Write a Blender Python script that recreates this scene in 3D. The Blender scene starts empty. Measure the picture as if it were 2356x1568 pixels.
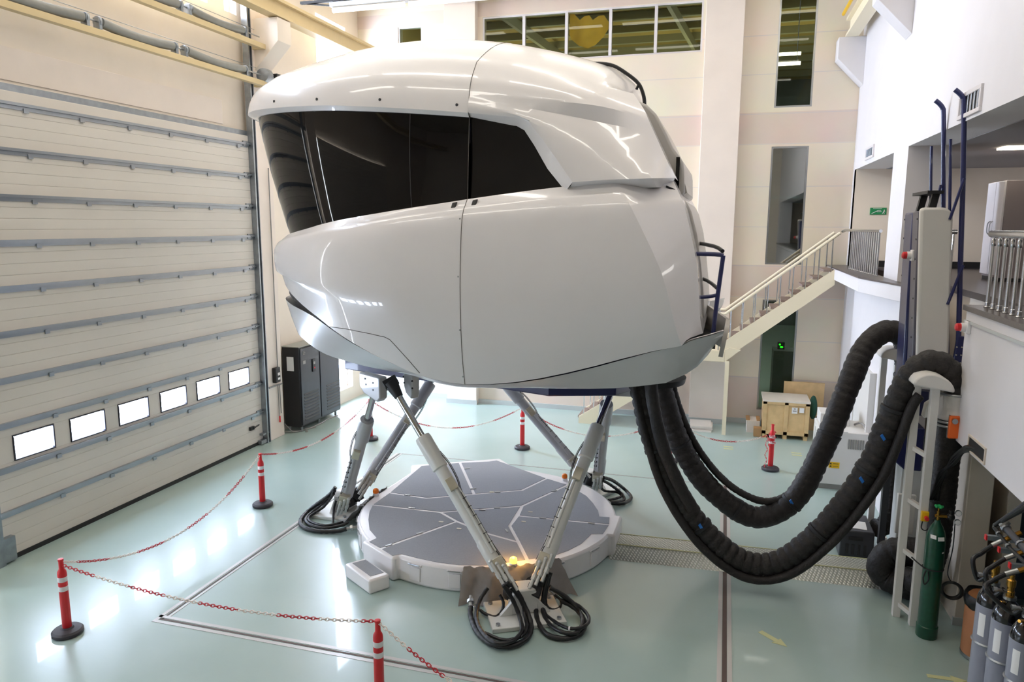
import bpy, bmesh, math, random
from mathutils import Vector, Matrix
random.seed(7)
D = bpy.data
SC = bpy.context.scene
COL = SC.collection
# ------------------------------------------------------------------ camera
W, HH, FPX, EYE = 2356, 1568, 1674.9, 4.8
yaw, pit, rol = .282589, .157404, .0043286
fw = Vector((-math.sin(yaw) * math.cos(pit), math.cos(yaw) * math.cos(pit), -math.sin(pit)))
r0 = Vector((math.cos(yaw), math.sin(yaw), 0)); u0 = r0.cross(fw)
RT = r0 * math.cos(rol) + u0 * math.sin(rol)
UP = -r0 * math.sin(rol) + u0 * math.cos(rol)
CAM = Vector((0, 0, EYE))
cd = D.cameras.new('camera'); co = D.objects.new('camera', cd); COL.objects.link(co)
cd.sensor_width = 36; cd.lens = FPX / W * 36; cd.clip_end = 200; cd.clip_start = .05
M = Matrix.Identity(4)
for i in range(3):
    M[i][0] = RT[i]; M[i][1] = UP[i]; M[i][2] = -fw[i]; M[i][3] = CAM[i]
co.matrix_world = M
SC.camera = co
# ------------------------------------------------------------------ world, lamps, exposure
vs = SC.view_settings
vs.view_transform = 'Standard'; vs.look = 'None'; vs.gamma = 1; vs.use_curve_mapping = False
vs.exposure = -.08
wd = D.worlds.new('sky'); SC.world = wd; wd.use_nodes = True
bg = wd.node_tree.nodes['Background']
bg.inputs[0].default_value = (.86, .93, 1, 1); bg.inputs[1].default_value = 52


def area(name, loc, sx, sy, power, col, rot):
    l = D.lights.new(name, 'AREA'); l.shape = 'RECTANGLE'; l.size = sx; l.size_y = sy; l.energy = power; l.color = col
    o = D.objects.new(name, l); o.location = loc; o.rotation_euler = rot; COL.objects.link(o); return o


def portal(loc, sx, sy, rot):
    o = area('daylight_portal', loc, sx, sy, 1, (1, 1, 1), rot); o.data.cycles.is_portal = True


PI = math.pi
WARM = (1, .93, .84)
# fluorescent lamps in rows under the hall roof
for lx in (-8.0, -5.0, -2.0, 1.0):
    for ly in (4.5, 8.0, 11.2, 14.4):
        area('fluorescent_lamp', (lx, ly, 10.62), 2.4, .3, 36, WARM, (0, 0, 0))
# lamps in the gallery room
for lx, ly in ((4.4, 8.0), (4.4, 11.0), (4.4, 14.5), (3.6, 16.4)):
    area('gallery_lamp', (lx, ly, 6.0), .6, .6, 14, (1, .97, .93), (0, 0, 0))


# ------------------------------------------------------------------ mesh helpers
class MB:
    def __init__(s): s.v = []; s.f = []; s.mi = []; s.m = 0

    def add(s, vs_, fs):
        b = len(s.v); s.v += [tuple(x) for x in vs_]; s.f += [tuple(b + i for i in f) for f in fs]; s.mi += [s.m] * len(fs); return s

    def hexa(s, p):  # 8 corners: bottom 4 ccw, top 4 ccw
        return s.add(p, [(3, 2, 1, 0), (4, 5, 6, 7), (0, 1, 5, 4), (1, 2, 6, 5), (2, 3, 7, 6), (3, 0, 4, 7)])

    def box(s, a, b, rz=0, piv=None):
        x0, y0, z0 = a; x1, y1, z1 = b
        p = [Vector(q) for q in ((x0, y0, z0), (x1, y0, z0), (x1, y1, z0), (x0, y1, z0), (x0, y0, z1), (x1, y0, z1), (x1, y1, z1), (x0, y1, z1))]
        if rz:
            c = Vector(piv) if piv else Vector(((x0 + x1) / 2, (y0 + y1) / 2, 0)); R = Matrix.Rotation(rz, 3, 'Z')
            p = [R @ (q - c) + c for q in p]
        return s.hexa(p)

    def obox(s, c, ax, ay, az):  # oriented box, half axes
        c, ax, ay, az = Vector(c), Vector(ax), Vector(ay), Vector(az)
        return s.hexa([c - ax - ay - az, c + ax - ay - az, c + ax + ay - az, c - ax + ay - az, c - ax - ay + az, c + ax - ay + az, c + ax + ay + az, c - ax + ay + az])

    def bar(s, p, q, w, h, up=(0, 0, 1)):
        p, q = Vector(p), Vector(q); d = (q - p); d_ = d.normalized(); u = Vector(up)
        sd = d_.cross(u)
        if sd.length < 1e-4: sd = d_.cross(Vector((1, 0, 0)))
        sd.normalize(); u = sd.cross(d_)
        return s.obox((p + q) / 2, d / 2, sd * w / 2, u * h / 2)

    def cyl(s, p, q, r, r2=None, n=14):
        return s.tube([p, q], [r, r if r2 is None else r2], n)

    def tube(s, pts, r, n=8, caps=True):
        pts = [Vector(p) for p in pts]; m = len(pts)
        rr = list(r) if hasattr(r, '__len__') else [r] * m
        t0 = (pts[1] - pts[0]).normalized()
        a = t0.orthogonal().normalized(); vs_ = []; pt = t0
        for i in range(m):
            t = (pts[min(i + 1, m - 1)] - pts[max(i - 1, 0)])
            t = t.normalized() if t.length > 1e-9 else pt
            a = (a - t * a.dot(t)); a = a.normalized() if a.length > 1e-6 else t.orthogonal().normalized()
            b = t.cross(a); pt = t
            for k in range(n):
                w = 2 * PI * k / n; vs_.append(pts[i] + (a * math.cos(w) + b * math.sin(w)) * rr[i])
        fs = []
        for i in range(m - 1):
            for k in range(n):
                fs.append((i * n + k, i * n + (k + 1) % n, (i + 1) * n + (k + 1) % n, (i + 1) * n + k))
        if caps: fs.append(tuple(range(n - 1, -1, -1))); fs.append(tuple((m - 1) * n + k for k in range(n)))
        return s.add(vs_, fs)

    def ring(s, c, ax, R, r, n=16, k=6):
        c = Vector(c); ax = Vector(ax).normalized(); a = ax.orthogonal().normalized(); b = ax.cross(a)
        vs_ = []; fs = []
        for i in range(n):
            w = 2 * PI * i / n; d = a * math.cos(w) + b * math.sin(w)
            for j in range(k):
                q = 2 * PI * j / k; vs_.append(c + d * (R + r * math.cos(q)) + ax * r * math.sin(q))
        for i in range(n):
            for j in range(k):
                fs.append((i * k + j, ((i + 1) % n) * k + j, ((i + 1) % n) * k + (j + 1) % k, i * k + (j + 1) % k))
        return s.add(vs_, fs)

    def prism(s, poly, vec):  # 3D polygon swept along vec
        p = [Vector(q) for q in poly]; v = Vector(vec); n = len(p)
        return s.add(p + [q + v for q in p], [tuple(range(n - 1, -1, -1)), tuple(range(n, 2 * n))] + [(i, (i + 1) % n, n + (i + 1) % n, n + i) for i in range(n)])

    def lathe(s, c, prof, n=20, ax=(0, 0, 1)):  # prof: (radius, height)
        c = Vector(c); ax = Vector(ax).normalized(); a = ax.orthogonal().normalized(); b = ax.cross(a); vs_ = []; fs = []
        for r, h in prof:
            for k in range(n):
                w = 2 * PI * k / n; vs_.append(c + ax * h + (a * math.cos(w) + b * math.sin(w)) * max(r, 1e-4))
        for i in range(len(prof) - 1):
            for k in range(n): fs.append((i * n + k, i * n + (k + 1) % n, (i + 1) * n + (k + 1) % n, (i + 1) * n + k))
        fs.append(tuple(range(n - 1, -1, -1))); fs.append(tuple((len(prof) - 1) * n + k for k in range(n)))
        return s.add(vs_, fs)

    def ball(s, c, r, sz=None, n=14, m=9):
        sz = sz or (1, 1, 1); c = Vector(c); vs_ = []; fs = []
        for i in range(m + 1):
            t = PI * i / m
            for k in range(n):
                w = 2 * PI * k / n
                vs_.append(c + Vector((math.sin(t) * math.cos(w) * sz[0], math.sin(t) * math.sin(w) * sz[1], -math.cos(t) * sz[2])) * r)
        for i in range(m):
            for k in range(n): fs.append((i * n + k, i * n + (k + 1) % n, (i + 1) * n + (k + 1) % n, (i + 1) * n + k))
        return s.add(vs_, fs)

    def grid(s, rows, flip=False):
        n = len(rows[0]); vs_ = [p for r in rows for p in r]; fs = []
        for i in range(len(rows) - 1):
            for k in range(n - 1):
                f = (i * n + k, i * n + k + 1, (i + 1) * n + k + 1, (i + 1) * n + k)
                fs.append(f[::-1] if flip else f)
        return s.add(vs_, fs)

    def quad(s, *p): return s.add(p, [tuple(range(len(p)))])

    def build(s, name, mat, parent=None, bevel=0, angle=32, label=None, merge=0, solid=0):
        me = D.meshes.new(name); off = Vector(parent['_o']) if parent else Vector((0, 0, 0))
        me.from_pydata([tuple(Vector(q) - off) for q in s.v], [], s.f)
        mats = mat if isinstance(mat, (list, tuple)) else [mat]
        for m_ in mats: me.materials.append(m_)
        if len(mats) > 1:
            for p, i in zip(me.polygons, s.mi): p.material_index = i
        bm = bmesh.new(); bm.from_mesh(me)
        if merge: bmesh.ops.remove_doubles(bm, verts=bm.verts, dist=merge)
        bmesh.ops.recalc_face_normals(bm, faces=bm.faces)
        th = math.radians(angle)
        for f in bm.faces: f.smooth = True
        for e in bm.edges:
            e.smooth = not (len(e.link_faces) != 2 or e.calc_face_angle(0) > th)
        bm.to_mesh(me); bm.free()
        o = D.objects.new(name, me); COL.objects.link(o)
        if parent: o.parent = parent; o['_o'] = tuple(off)
        else: o['_o'] = (0, 0, 0)
        if solid:
            md = o.modifiers.new('solid', 'SOLIDIFY'); md.thickness = solid; md.offset = -1
        if bevel:
            md = o.modifiers.new('bevel', 'BEVEL'); md.width = bevel; md.segments = 2; md.limit_method = 'ANGLE'; md.angle_limit = math.radians(40)
        if label: o['label'] = label
        return o


def tag(o, label, cat, group=None):
    o['label'] = label; o['category'] = cat
    if group: o['group'] = group
    return o


def thing(name, label, cat, loc=(0, 0, 0), group=None):
    o = D.objects.new(name, None); COL.objects.link(o); o.location = loc; o['_o'] = tuple(loc); o.empty_display_size = .1
    return tag(o, label, cat, group)


def struct(o):
    o['kind'] = 'structure'; return o


def sroot(name, loc=(0, 0, 0)):
    o = D.objects.new(name, None); COL.objects.link(o); o.location = loc; o['_o'] = tuple(loc); o['kind'] = 'structure'; return o


def clone(root, delta, label=None, group=None):
    d = Vector(delta)
    r = root.copy(); COL.objects.link(r); r.location = root.location + d
    if label: r['label'] = label
    if group: r['group'] = group
    for c in list(root.children):
        k = c.copy(); COL.objects.link(k); k.parent = r
        for g in list(c.children):
            h = g.copy(); COL.objects.link(h); h.parent = k
    return r


def crom(pts, k=6):
    P = [Vector(p) for p in pts]; out = []
    for i in range(len(P) - 1):
        a, b, c, d = P[max(i - 1, 0)], P[i], P[i + 1], P[min(i + 2, len(P) - 1)]
        for j in range(k):
            t = j / k
            out.append(.5 * ((2 * b) + (c - a) * t + (2 * a - 5 * b + 4 * c - d) * t * t + (3 * b - a - 3 * c + d) * t ** 3))
    return out + [P[-1]]


# ------------------------------------------------------------------ materials
def lin(h):
    c = [int(h[i:i + 2], 16) / 255 for i in (0, 2, 4)]
    return tuple((x / 12.92 if x <= .04045 else ((x + .055) / 1.055) ** 2.4) for x in c) + (1,)


def mat(name, hexc, rough=.5, metal=0, coat=0, var=0, vscale=4, bump=0, bscale=60, emit=0, spec=.5):
    m = D.materials.new(name); m.use_nodes = True; nt = m.node_tree; b = nt.nodes['Principled BSDF']
    c = lin(hexc); b.inputs['Base Color'].default_value = c; b.inputs['Roughness'].default_value = rough
    b.inputs['Metallic'].default_value = metal; b.inputs['Coat Weight'].default_value = coat; b.inputs['Coat Roughness'].default_value = .04
    b.inputs['Specular IOR Level'].default_value = spec
    if emit:
        b.inputs['Emission Color'].default_value = c; b.inputs['Emission Strength'].default_value = emit
    if var or bump:
        g = nt.nodes.new('ShaderNodeNewGeometry')
    if var:
        n = nt.nodes.new('ShaderNodeTexNoise'); n.inputs['Scale'].default_value = vscale; n.inputs['Detail'].default_value = 6
        nt.links.new(g.outputs['Position'], n.inputs['Vector'])
        rp = nt.nodes.new('ShaderNodeValToRGB'); rp.color_ramp.elements[0].position = .3; rp.color_ramp.elements[1].position = .7
        rp.color_ramp.elements[0].color = tuple(x * (1 - var) for x in c[:3]) + (1,)
        rp.color_ramp.elements[1].color = tuple(min(1, x * (1 + var)) for x in c[:3]) + (1,)
        nt.links.new(n.outputs['Fac'], rp.inputs[0]); nt.links.new(rp.outputs[0], b.inputs['Base Color'])
    if bump:
        n2 = nt.nodes.new('ShaderNodeTexNoise'); n2.inputs['Scale'].default_value = bscale; n2.inputs['Detail'].default_value = 4
        nt.links.new(g.outputs['Position'], n2.inputs['Vector'])
        bp = nt.nodes.new('ShaderNodeBump'); bp.inputs['Strength'].default_value = bump; bp.inputs['Distance'].default_value = .01
        nt.links.new(n2.outputs['Fac'], bp.inputs['Height']); nt.links.new(bp.outputs[0], b.inputs['Normal'])
    return m


def math_node(nt, op, a, b=None, c=None):
    n = nt.nodes.new('ShaderNodeMath'); n.operation = op
    for i, x in enumerate((a, b, c)):
        if x is None: continue
        if isinstance(x, (int, float)): n.inputs[i].default_value = x
        else: nt.links.new(x, n.inputs[i])
    return n.outputs[0]


def wall_mat(name, cream, pink, bands, joints):
    """painted panel wall: bands of a pinker paint and thin joints at given heights"""
    m = mat(name, cream, .55); nt = m.node_tree; b = nt.nodes['Principled BSDF']
    g = nt.nodes.new('ShaderNodeNewGeometry'); sx = nt.nodes.new('ShaderNodeSeparateXYZ'); nt.links.new(g.outputs['Position'], sx.inputs[0])
    z = math_node(nt, 'DIVIDE', sx.outputs['Z'], 12.)
    rp = nt.nodes.new('ShaderNodeValToRGB'); rp.color_ramp.interpolation = 'CONSTANT'; el = rp.color_ramp.elements
    st = []
    for z0, z1 in bands: st += [(z0 / 12, pink), (z1 / 12, cream)]
    el[0].position = 0; el[0].color = lin(st[0][1]) if st and st[0][0] <= 0 else lin(cream)
    el[1].position = .999; el[1].color = lin(cream)
    for p, h in st:
        if p > 0: e = el.new(p); e.color = lin(h)
    nt.links.new(z, rp.inputs[0])
    acc = None
    for j in joints:
        d = math_node(nt, 'ABSOLUTE', math_node(nt, 'SUBTRACT', sx.outputs['Z'], j))
        l = math_node(nt, 'LESS_THAN', d, .009)
        acc = l if acc is None else math_node(nt, 'MAXIMUM', acc, l)
    n = nt.nodes.new('ShaderNodeTexNoise'); n.inputs['Scale'].default_value = 1.1; n.inputs['Detail'].default_value = 5
    nt.links.new(g.outputs['Position'], n.inputs['Vector'])
    mx = nt.nodes.new('ShaderNodeMix'); mx.data_type = 'RGBA'; mx.blend_type = 'MULTIPLY'; mx.inputs[0].default_value = .18
    nt.links.new(rp.outputs[0], mx.inputs[6]); nt.links.new(n.outputs['Color'], mx.inputs[7])
    last = mx.outputs[2]
    if acc is not None:
        m2 = nt.nodes.new('ShaderNodeMix'); m2.data_type = 'RGBA'; nt.links.new(math_node(nt, 'MULTIPLY', acc, .55), m2.inputs[0])
        nt.links.new(last, m2.inputs[6]); m2.inputs[7].default_value = lin('c9c4c6'); last = m2.outputs[2]
        bp = nt.nodes.new('ShaderNodeBump'); bp.inputs['Strength'].default_value = .4; bp.invert = True
        nt.links.new(acc, bp.inputs['Height']); nt.links.new(bp.outputs[0], b.inputs['Normal'])
    nt.links.new(last, b.inputs['Base Color'])
    return m


def glass_mat(name, tint, f0=.04):
    """thin pane: transparent with a Schlick mirror share"""
    m = D.materials.new(name); m.use_nodes = True; nt = m.node_tree; nt.nodes.clear()
    o = nt.nodes.new('ShaderNodeOutputMaterial'); t = nt.nodes.new('ShaderNodeBsdfTransparent'); t.inputs[0].default_value = lin(tint)
    g = nt.nodes.new('ShaderNodeBsdfGlossy'); g.inputs['Roughness'].default_value = .02
    lw = nt.nodes.new('ShaderNodeLayerWeight'); p5 = math_node(nt, 'POWER', lw.outputs['Facing'], 5.)
    f = math_node(nt, 'MULTIPLY_ADD', p5, (1 - f0) * .6, f0); x = nt.nodes.new('ShaderNodeMixShader')
    nt.links.new(f, x.inputs[0]); nt.links.new(t.outputs[0], x.inputs[1]); nt.links.new(g.outputs[0], x.inputs[2]); nt.links.new(x.outputs[0], o.inputs[0])
    return m


BANDS = [(0, 1.15), (3.12, 3.87), (6.69, 7.37), (9.98, 10.3)]
JN = [1.15, 2.1, 3.12, 3.87, 4.79, 5.72, 6.69, 7.37, 8.25, 9.1]
WALL = wall_mat('banded_wall_paint', 'f0e3ce', 'e5d3c4', BANDS, JN)
PINKW = mat('pillar_paint', 'ecdfd3', .5, var=.03, vscale=1.5)
CREAM = mat('cream_wall_paint', 'ede0d0', .5, var=.04, vscale=1.2)
WHITEW = mat('white_wall_paint', 'e0dcdd', .55, var=.02, vscale=2)
BEIGE = mat('beige_wall_paint', 'd8ccbd', .5, var=.04, vscale=2)
CEIL = mat('roof_sheet', 'cfc3ab', .6)
SKIRT = mat('grey_skirting', 'b9bdbb', .35)
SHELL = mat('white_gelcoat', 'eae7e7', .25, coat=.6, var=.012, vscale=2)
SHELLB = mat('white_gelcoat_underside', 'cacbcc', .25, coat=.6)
SHELLG = mat('grey_gelcoat', 'b3afa8', .35, coat=.3)
SEAM = mat('seam_rubber', '5b5650', .6)
VISOR = mat('black_acrylic', '08080a', .03, spec=.3)
BLACKP = mat('black_plastic', '121214', .35)
BLACKM = mat('matt_black_paint', '18181a', .5)
NAVY = mat('navy_paint', '23295a', .32, coat=.2)
NAVYD = mat('dark_navy_paint', '1b2050', .3, coat=.2)
LEGG = mat('light_grey_paint', 'b3b5b8', .32, coat=.25, var=.03)
LEGW = mat('off_white_paint', 'd8d9d5', .32, coat=.2, var=.03)
CHROME = mat('chrome', 'c4c6ca', .08, metal=1)
STEEL = mat('brushed_steel', 'a9acae', .3, metal=1, var=.08)
GALV = mat('galvanised_steel', '9aa0a6', .38, metal=.9, var=.12, vscale=9)
ZINC = mat('zinc_plated_block', 'c9c4b2', .35, metal=.45, var=.06, vscale=12)
BRASS = mat('brass', 'b88a3e', .25, metal=1)
FITT = mat('zinc_fitting', 'c9cac6', .3, metal=.35)
RUBBER = mat('black_rubber_hose', '19191b', .38, bump=.1, bscale=90)
DUCTM = mat('black_duct_fabric', '211d1c', .6, var=.4, vscale=16, bump=1, bscale=26)
STRAPM = mat('strap_webbing', '17171a', .6)
BLUET = mat('blue_tape', '1f6fc4', .5)
RED = mat('red_plastic', 'd2262c', .4)
REDC = mat('red_chain_plastic', 'c0202c', .4)
WHITEC = mat('white_chain_plastic', 'ecdfd6', .4)
WHITEP = mat('reflective_white_band', 'efecec', .4)
RUBB = mat('dark_rubber_base', '37343a', .55, var=.1)
DECKW = mat('white_grp', 'f4f0f0', .3, coat=.35, var=.02)
DECKG = mat('grey_grit_coating', '9c9ea3', .75, var=.06, vscale=70, bump=.25, bscale=260)
CLOTH = mat('grey_cloth', '8a8683', .9, var=.08, vscale=8, bump=.5, bscale=14)
AMBER = mat('amber_lens', 'f0780f', .25)
AMBERON = mat('lit_amber_lens', 'ffa424', .3, emit=14)
PANELM = mat('door_panel_paint', 'dcd5cb', .42, var=.02, vscale=1)
ALU = mat('door_rail_aluminium', 'a3a9b0', .33, metal=.75, var=.05)
DARKG = mat('dark_gasket', '2c2d38', .5)
CABB = mat('charcoal_cabinet_paint', '33353b', .45, var=.05)
CABT = mat('cabinet_top_paint', '8f9088', .5)
PAPER = mat('paper', 'f0efee', .7)
WOOD = mat('pale_plywood', 'd9b987', .6, var=.1, vscale=6)
WOODT = mat('crate_top_board', 'e6ddd0', .6, var=.04)
CARD = mat('brown_cardboard', 'b08a5f', .75, var=.06)
CARDW = mat('white_cardboard', 'e3dcd5', .7, var=.05)
DRUMM = mat('fibre_drum_board', 'a9714a', .55, var=.07, vscale=5)
BAG = mat('black_bin_bag', '0d0d0f', .3, bump=.8, bscale=16)
GREENC = mat('green_cylinder_paint', '0a4631', .32, coat=.2, var=.18, vscale=14)
GREYC = mat('grey_cylinder_paint', '8d8f9c', .35, coat=.2, var=.06, vscale=5)
BLACKG = mat('gloss_black_paint', '0c0c10', .15, coat=.4)
ORANGE = mat('orange_plastic', 'ee6a1e', .4)
YELLOW = mat('yellow_plastic', 'e9b912', .4)
YTAPE = mat('faded_yellow_tape', 'cfcf9c', .6)
MACH = mat('machine_white_paint', 'dcd9d4', .4)
MACHD = mat('machine_slot_grey', '8d8a86', .5)
GREENF = mat('green_chair_fabric', '1f4a3a', .85)
GREENS = mat('exit_sign_green', '12894e', .4)
SPRING = mat('spring_tube_grey', '85847e', .5, var=.06, vscale=9)
TAN = mat('tan_steel_paint', 'd3bd90', .45, var=.03)
CREAMS = mat('cream_steel_paint', 'efe3c6', .4)
TREAD = mat('stair_tread', '8d7a70', .7, var=.2, vscale=30)
STAINL = mat('stainless_rail', 'c5c6c8', .22, metal=1)
CREAMR = mat('cream_handrail', 'f2e6cc', .35)
GRAN = mat('dark_granite', '4a4342', .3, var=.3, vscale=60)
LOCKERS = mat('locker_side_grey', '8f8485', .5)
LOCKER = mat('locker_white', 'dfdadd', .45)
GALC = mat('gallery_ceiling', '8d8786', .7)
DBLUE = mat('slate_blue_wall', '4a5663', .6)
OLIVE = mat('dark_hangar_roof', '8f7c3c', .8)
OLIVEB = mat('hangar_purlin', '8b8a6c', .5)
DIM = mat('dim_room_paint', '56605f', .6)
YSTK = mat('faded_yellow_insulation', 'e8b13c', .7, var=.12, vscale=3)
FRAMEP = mat('white_window_frame', 'dcd6d6', .4)
TUBEON = mat('lit_tube', 'fff4dd', .4, emit=9)
SCREEN = mat('lit_screen', 'e8f2ff', .4, emit=2.2)
LEDG = mat('lit_green_led', '25e01e', .4, emit=4)
GLASS = glass_mat('window_glass', 'e3e8de', .012)
RGLASS = glass_mat('coated_window_glass', 'a9b8b2', .42)
DGLASS = glass_mat('door_window_glass', 'f2f6ff', .015)
TRENCH = mat('trench_slit', '5a4a45', .6)
TRIMS = mat('floor_frame_steel', 'c9c6c4', .35, metal=.3)
CHECK = mat('checker_plate_alloy', 'b7b8ae', .32, metal=.3)
SCRATCH = None


def checker():
    nt = CHECK.node_tree; b = nt.nodes['Principled BSDF']; g = nt.nodes.new('ShaderNodeNewGeometry')
    out = []
    for a in (PI / 4, -PI / 4):
        mp = nt.nodes.new('ShaderNodeMapping'); mp.inputs['Rotation'].default_value = (a, 0, a)
        nt.links.new(g.outputs['Position'], mp.inputs['Vector'])
        w = nt.nodes.new('ShaderNodeTexWave'); w.inputs['Scale'].default_value = 9; nt.links.new(mp.outputs[0], w.inputs['Vector'])
        out.append(w.outputs['Fac'])
    mx = math_node(nt, 'MULTIPLY', out[0], out[1])
    rp = nt.nodes.new('ShaderNodeValToRGB'); rp.color_ramp.elements[0].color = lin('a6aaa0'); rp.color_ramp.elements[1].color = lin('dfe0d9')
    rp.color_ramp.elements[0].position = .05; rp.color_ramp.elements[1].position = .5
    nt.links.new(mx, rp.inputs[0]); nt.links.new(rp.outputs[0], b.inputs['Base Color'])
    bp = nt.nodes.new('ShaderNodeBump'); bp.inputs['Strength'].default_value = .6; bp.inputs['Distance'].default_value = .006
    nt.links.new(mx, bp.inputs['Height']); nt.links.new(bp.outputs[0], b.inputs['Normal'])


checker()


def floor_mat():
    m = mat('green_epoxy_floor', 'a9beb8', .16, coat=.25, spec=.85); nt = m.node_tree; b = nt.nodes['Principled BSDF']
    g = nt.nodes.new('ShaderNodeNewGeometry')
    n = nt.nodes.new('ShaderNodeTexNoise'); n.inputs['Scale'].default_value = .55; n.inputs['Detail'].default_value = 7; nt.links.new(g.outputs['Position'], n.inputs['Vector'])
    rp = nt.nodes.new('ShaderNodeValToRGB'); e = rp.color_ramp.elements; e[0].position = .3; e[1].position = .72
    e[0].color = lin('9fb5af'); e[1].color = lin('aec2bd'); nt.links.new(n.outputs['Fac'], rp.inputs[0])
    # faint scuffs
    mp = nt.nodes.new('ShaderNodeMapping'); mp.inputs['Scale'].default_value = (.6, 5, 1); mp.inputs['Rotation'].default_value = (0, 0, .5); nt.links.new(g.outputs['Position'], mp.inputs['Vector'])
    n3 = nt.nodes.new('ShaderNodeTexNoise'); n3.inputs['Scale'].default_value = 1.4; n3.inputs['Detail'].default_value = 9; nt.links.new(mp.outputs[0], n3.inputs['Vector'])
    r3 = nt.nodes.new('ShaderNodeValToRGB'); r3.color_ramp.elements[0].position = .62; r3.color_ramp.elements[1].position = .78
    r3.color_ramp.elements[0].color = (0, 0, 0, 1); r3.color_ramp.elements[1].color = (.14, .14, .14, 1); nt.links.new(n3.outputs['Fac'], r3.inputs[0])
    mx = nt.nodes.new('ShaderNodeMix'); mx.data_type = 'RGBA'; nt.links.new(r3.outputs[0], mx.inputs[0]); nt.links.new(rp.outputs[0], mx.inputs[6]); mx.inputs[7].default_value = lin('94a8a2')
    nt.links.new(mx.outputs[2], b.inputs['Base Color'])
    r = nt.nodes.new('ShaderNodeMapRange'); r.inputs[1].default_value = .3; r.inputs[2].default_value = .75; r.inputs[3].default_value = .29; r.inputs[4].default_value = .32
    nt.links.new(n.outputs['Fac'], r.inputs[0]); nt.links.new(r.outputs[0], b.inputs['Roughness'])
    n2 = nt.nodes.new('ShaderNodeTexNoise'); n2.inputs['Scale'].default_value = 2.2; n2.inputs['Detail'].default_value = 2; nt.links.new(g.outputs['Position'], n2.inputs['Vector'])
    bp = nt.nodes.new('ShaderNodeBump'); bp.inputs['Strength'].default_value = .02; bp.inputs['Distance'].default_value = .02
    nt.links.new(n2.outputs['Fac'], bp.inputs['Height']); nt.links.new(bp.outputs[0], b.inputs['Normal'])
    return m


FLOOR = floor_mat()
VENTB = mat('vent_backing', 'b4b1b0', .6)
# ================================================================== THE SETTING
def holes_wall(name, mat_, axis, p0, p1, u0, u1, z0, z1, holes, parent=None):
    """wall slab normal to axis 'x' or 'y' with rectangular openings"""
    us = sorted({u0, u1} | {h[i] for h in holes for i in (0, 1)}); zs = sorted({z0, z1} | {h[i] for h in holes for i in (2, 3)})
    us = [u for u in us if u0 <= u <= u1]; zs = [z for z in zs if z0 <= z <= z1]
    m = MB(); P = lambda p, u, z: (u, p, z) if axis == 'y' else (p, u, z)
    nu, nz = len(us) - 1, len(zs) - 1
    solid = [[not any(h[0] <= (us[i] + us[i + 1]) / 2 <= h[1] and h[2] <= (zs[j] + zs[j + 1]) / 2 <= h[3] for h in holes) for j in range(nz)] for i in range(nu)]
    S = lambda i, j: 0 <= i < nu and 0 <= j < nz and solid[i][j]
    for i in range(nu):
        for j in range(nz):
            if not solid[i][j]: continue
            a, b, c, d = us[i], us[i + 1], zs[j], zs[j + 1]
            for p in (p0, p1): m.quad(P(p, a, c), P(p, b, c), P(p, b, d), P(p, a, d))
            if not S(i - 1, j): m.quad(P(p0, a, c), P(p1, a, c), P(p1, a, d), P(p0, a, d))
            if not S(i + 1, j): m.quad(P(p0, b, c), P(p1, b, c), P(p1, b, d), P(p0, b, d))
            if not S(i, j - 1): m.quad(P(p0, a, c), P(p0, b, c), P(p1, b, c), P(p1, a, c))
            if not S(i, j + 1): m.quad(P(p0, a, d), P(p0, b, d), P(p1, b, d), P(p1, a, d))
    return struct(m.build(name, mat_, parent, merge=1e-4))


XL, XR, YB = -9.8, 2.7, 18.4
struct(MB().box((-10.2, -6.3, -.3), (8, 40, 0)).build('floor', FLOOR))
struct(MB().box((-10.2, -6.3, 11.0), (8, 18.7, 11.2)).build('ceiling', CEIL))
struct(MB().box((-10.2, -6.3, 0), (8, -6.0, 11)).build('wall_near', CREAM))
# left wall with the big door openings and the high windows
LW = [(7.85, 8.75), (9.15, 10.05), (10.45, 11.35), (11.75, 12.62)]
lh = [(7.3, 13.5, 0, 6.6), (.1, 6.3, 0, 6.6), (16.55, 18.0, 8.72, 9.86), (16.5, 17.85, .36, 2.7), (16.5, 17.85, 3.4, 7.9), (13.12, 13.5, 9.0, 10.5)]
lh += [(a, b, 9.0, 10.7) for a, b in LW]
holes_wall('wall_left', CREAM, 'x', XL, XL - .35, -6, 18.7, 0, 11, lh)
for (a, b, c, d) in lh[2:]:
    portal((XL - .1, (a + b) / 2, (c + d) / 2), d - c, b - a, (0, -PI / 2, 0))
n = 0
for (a, b, c, d) in lh[2:]:
    n += 1
    rt = sroot('window_%d' % n, (XL - .2, (a + b) / 2, c)); m = MB(); t = .05
    m.box((XL - .24, a, c), (XL - .16, b, c + t)).box((XL - .24, a, d - t), (XL - .16, b, d)).box((XL - .24, a, c + t), (XL - .16, a + t, d - t)).box((XL - .24, b - t, c + t), (XL - .16, b, d - t))
    if d - c > 2: m.box((XL - .24, a + t, (c + d) / 2 - .03), (XL - .16, b - t, (c + d) / 2 + .03))
    m.build('window_frame', FRAMEP, rt); MB().box((XL - .205, a + t, c + t), (XL - .195, b - t, d - t)).build('pane', DGLASS, rt)
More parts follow.
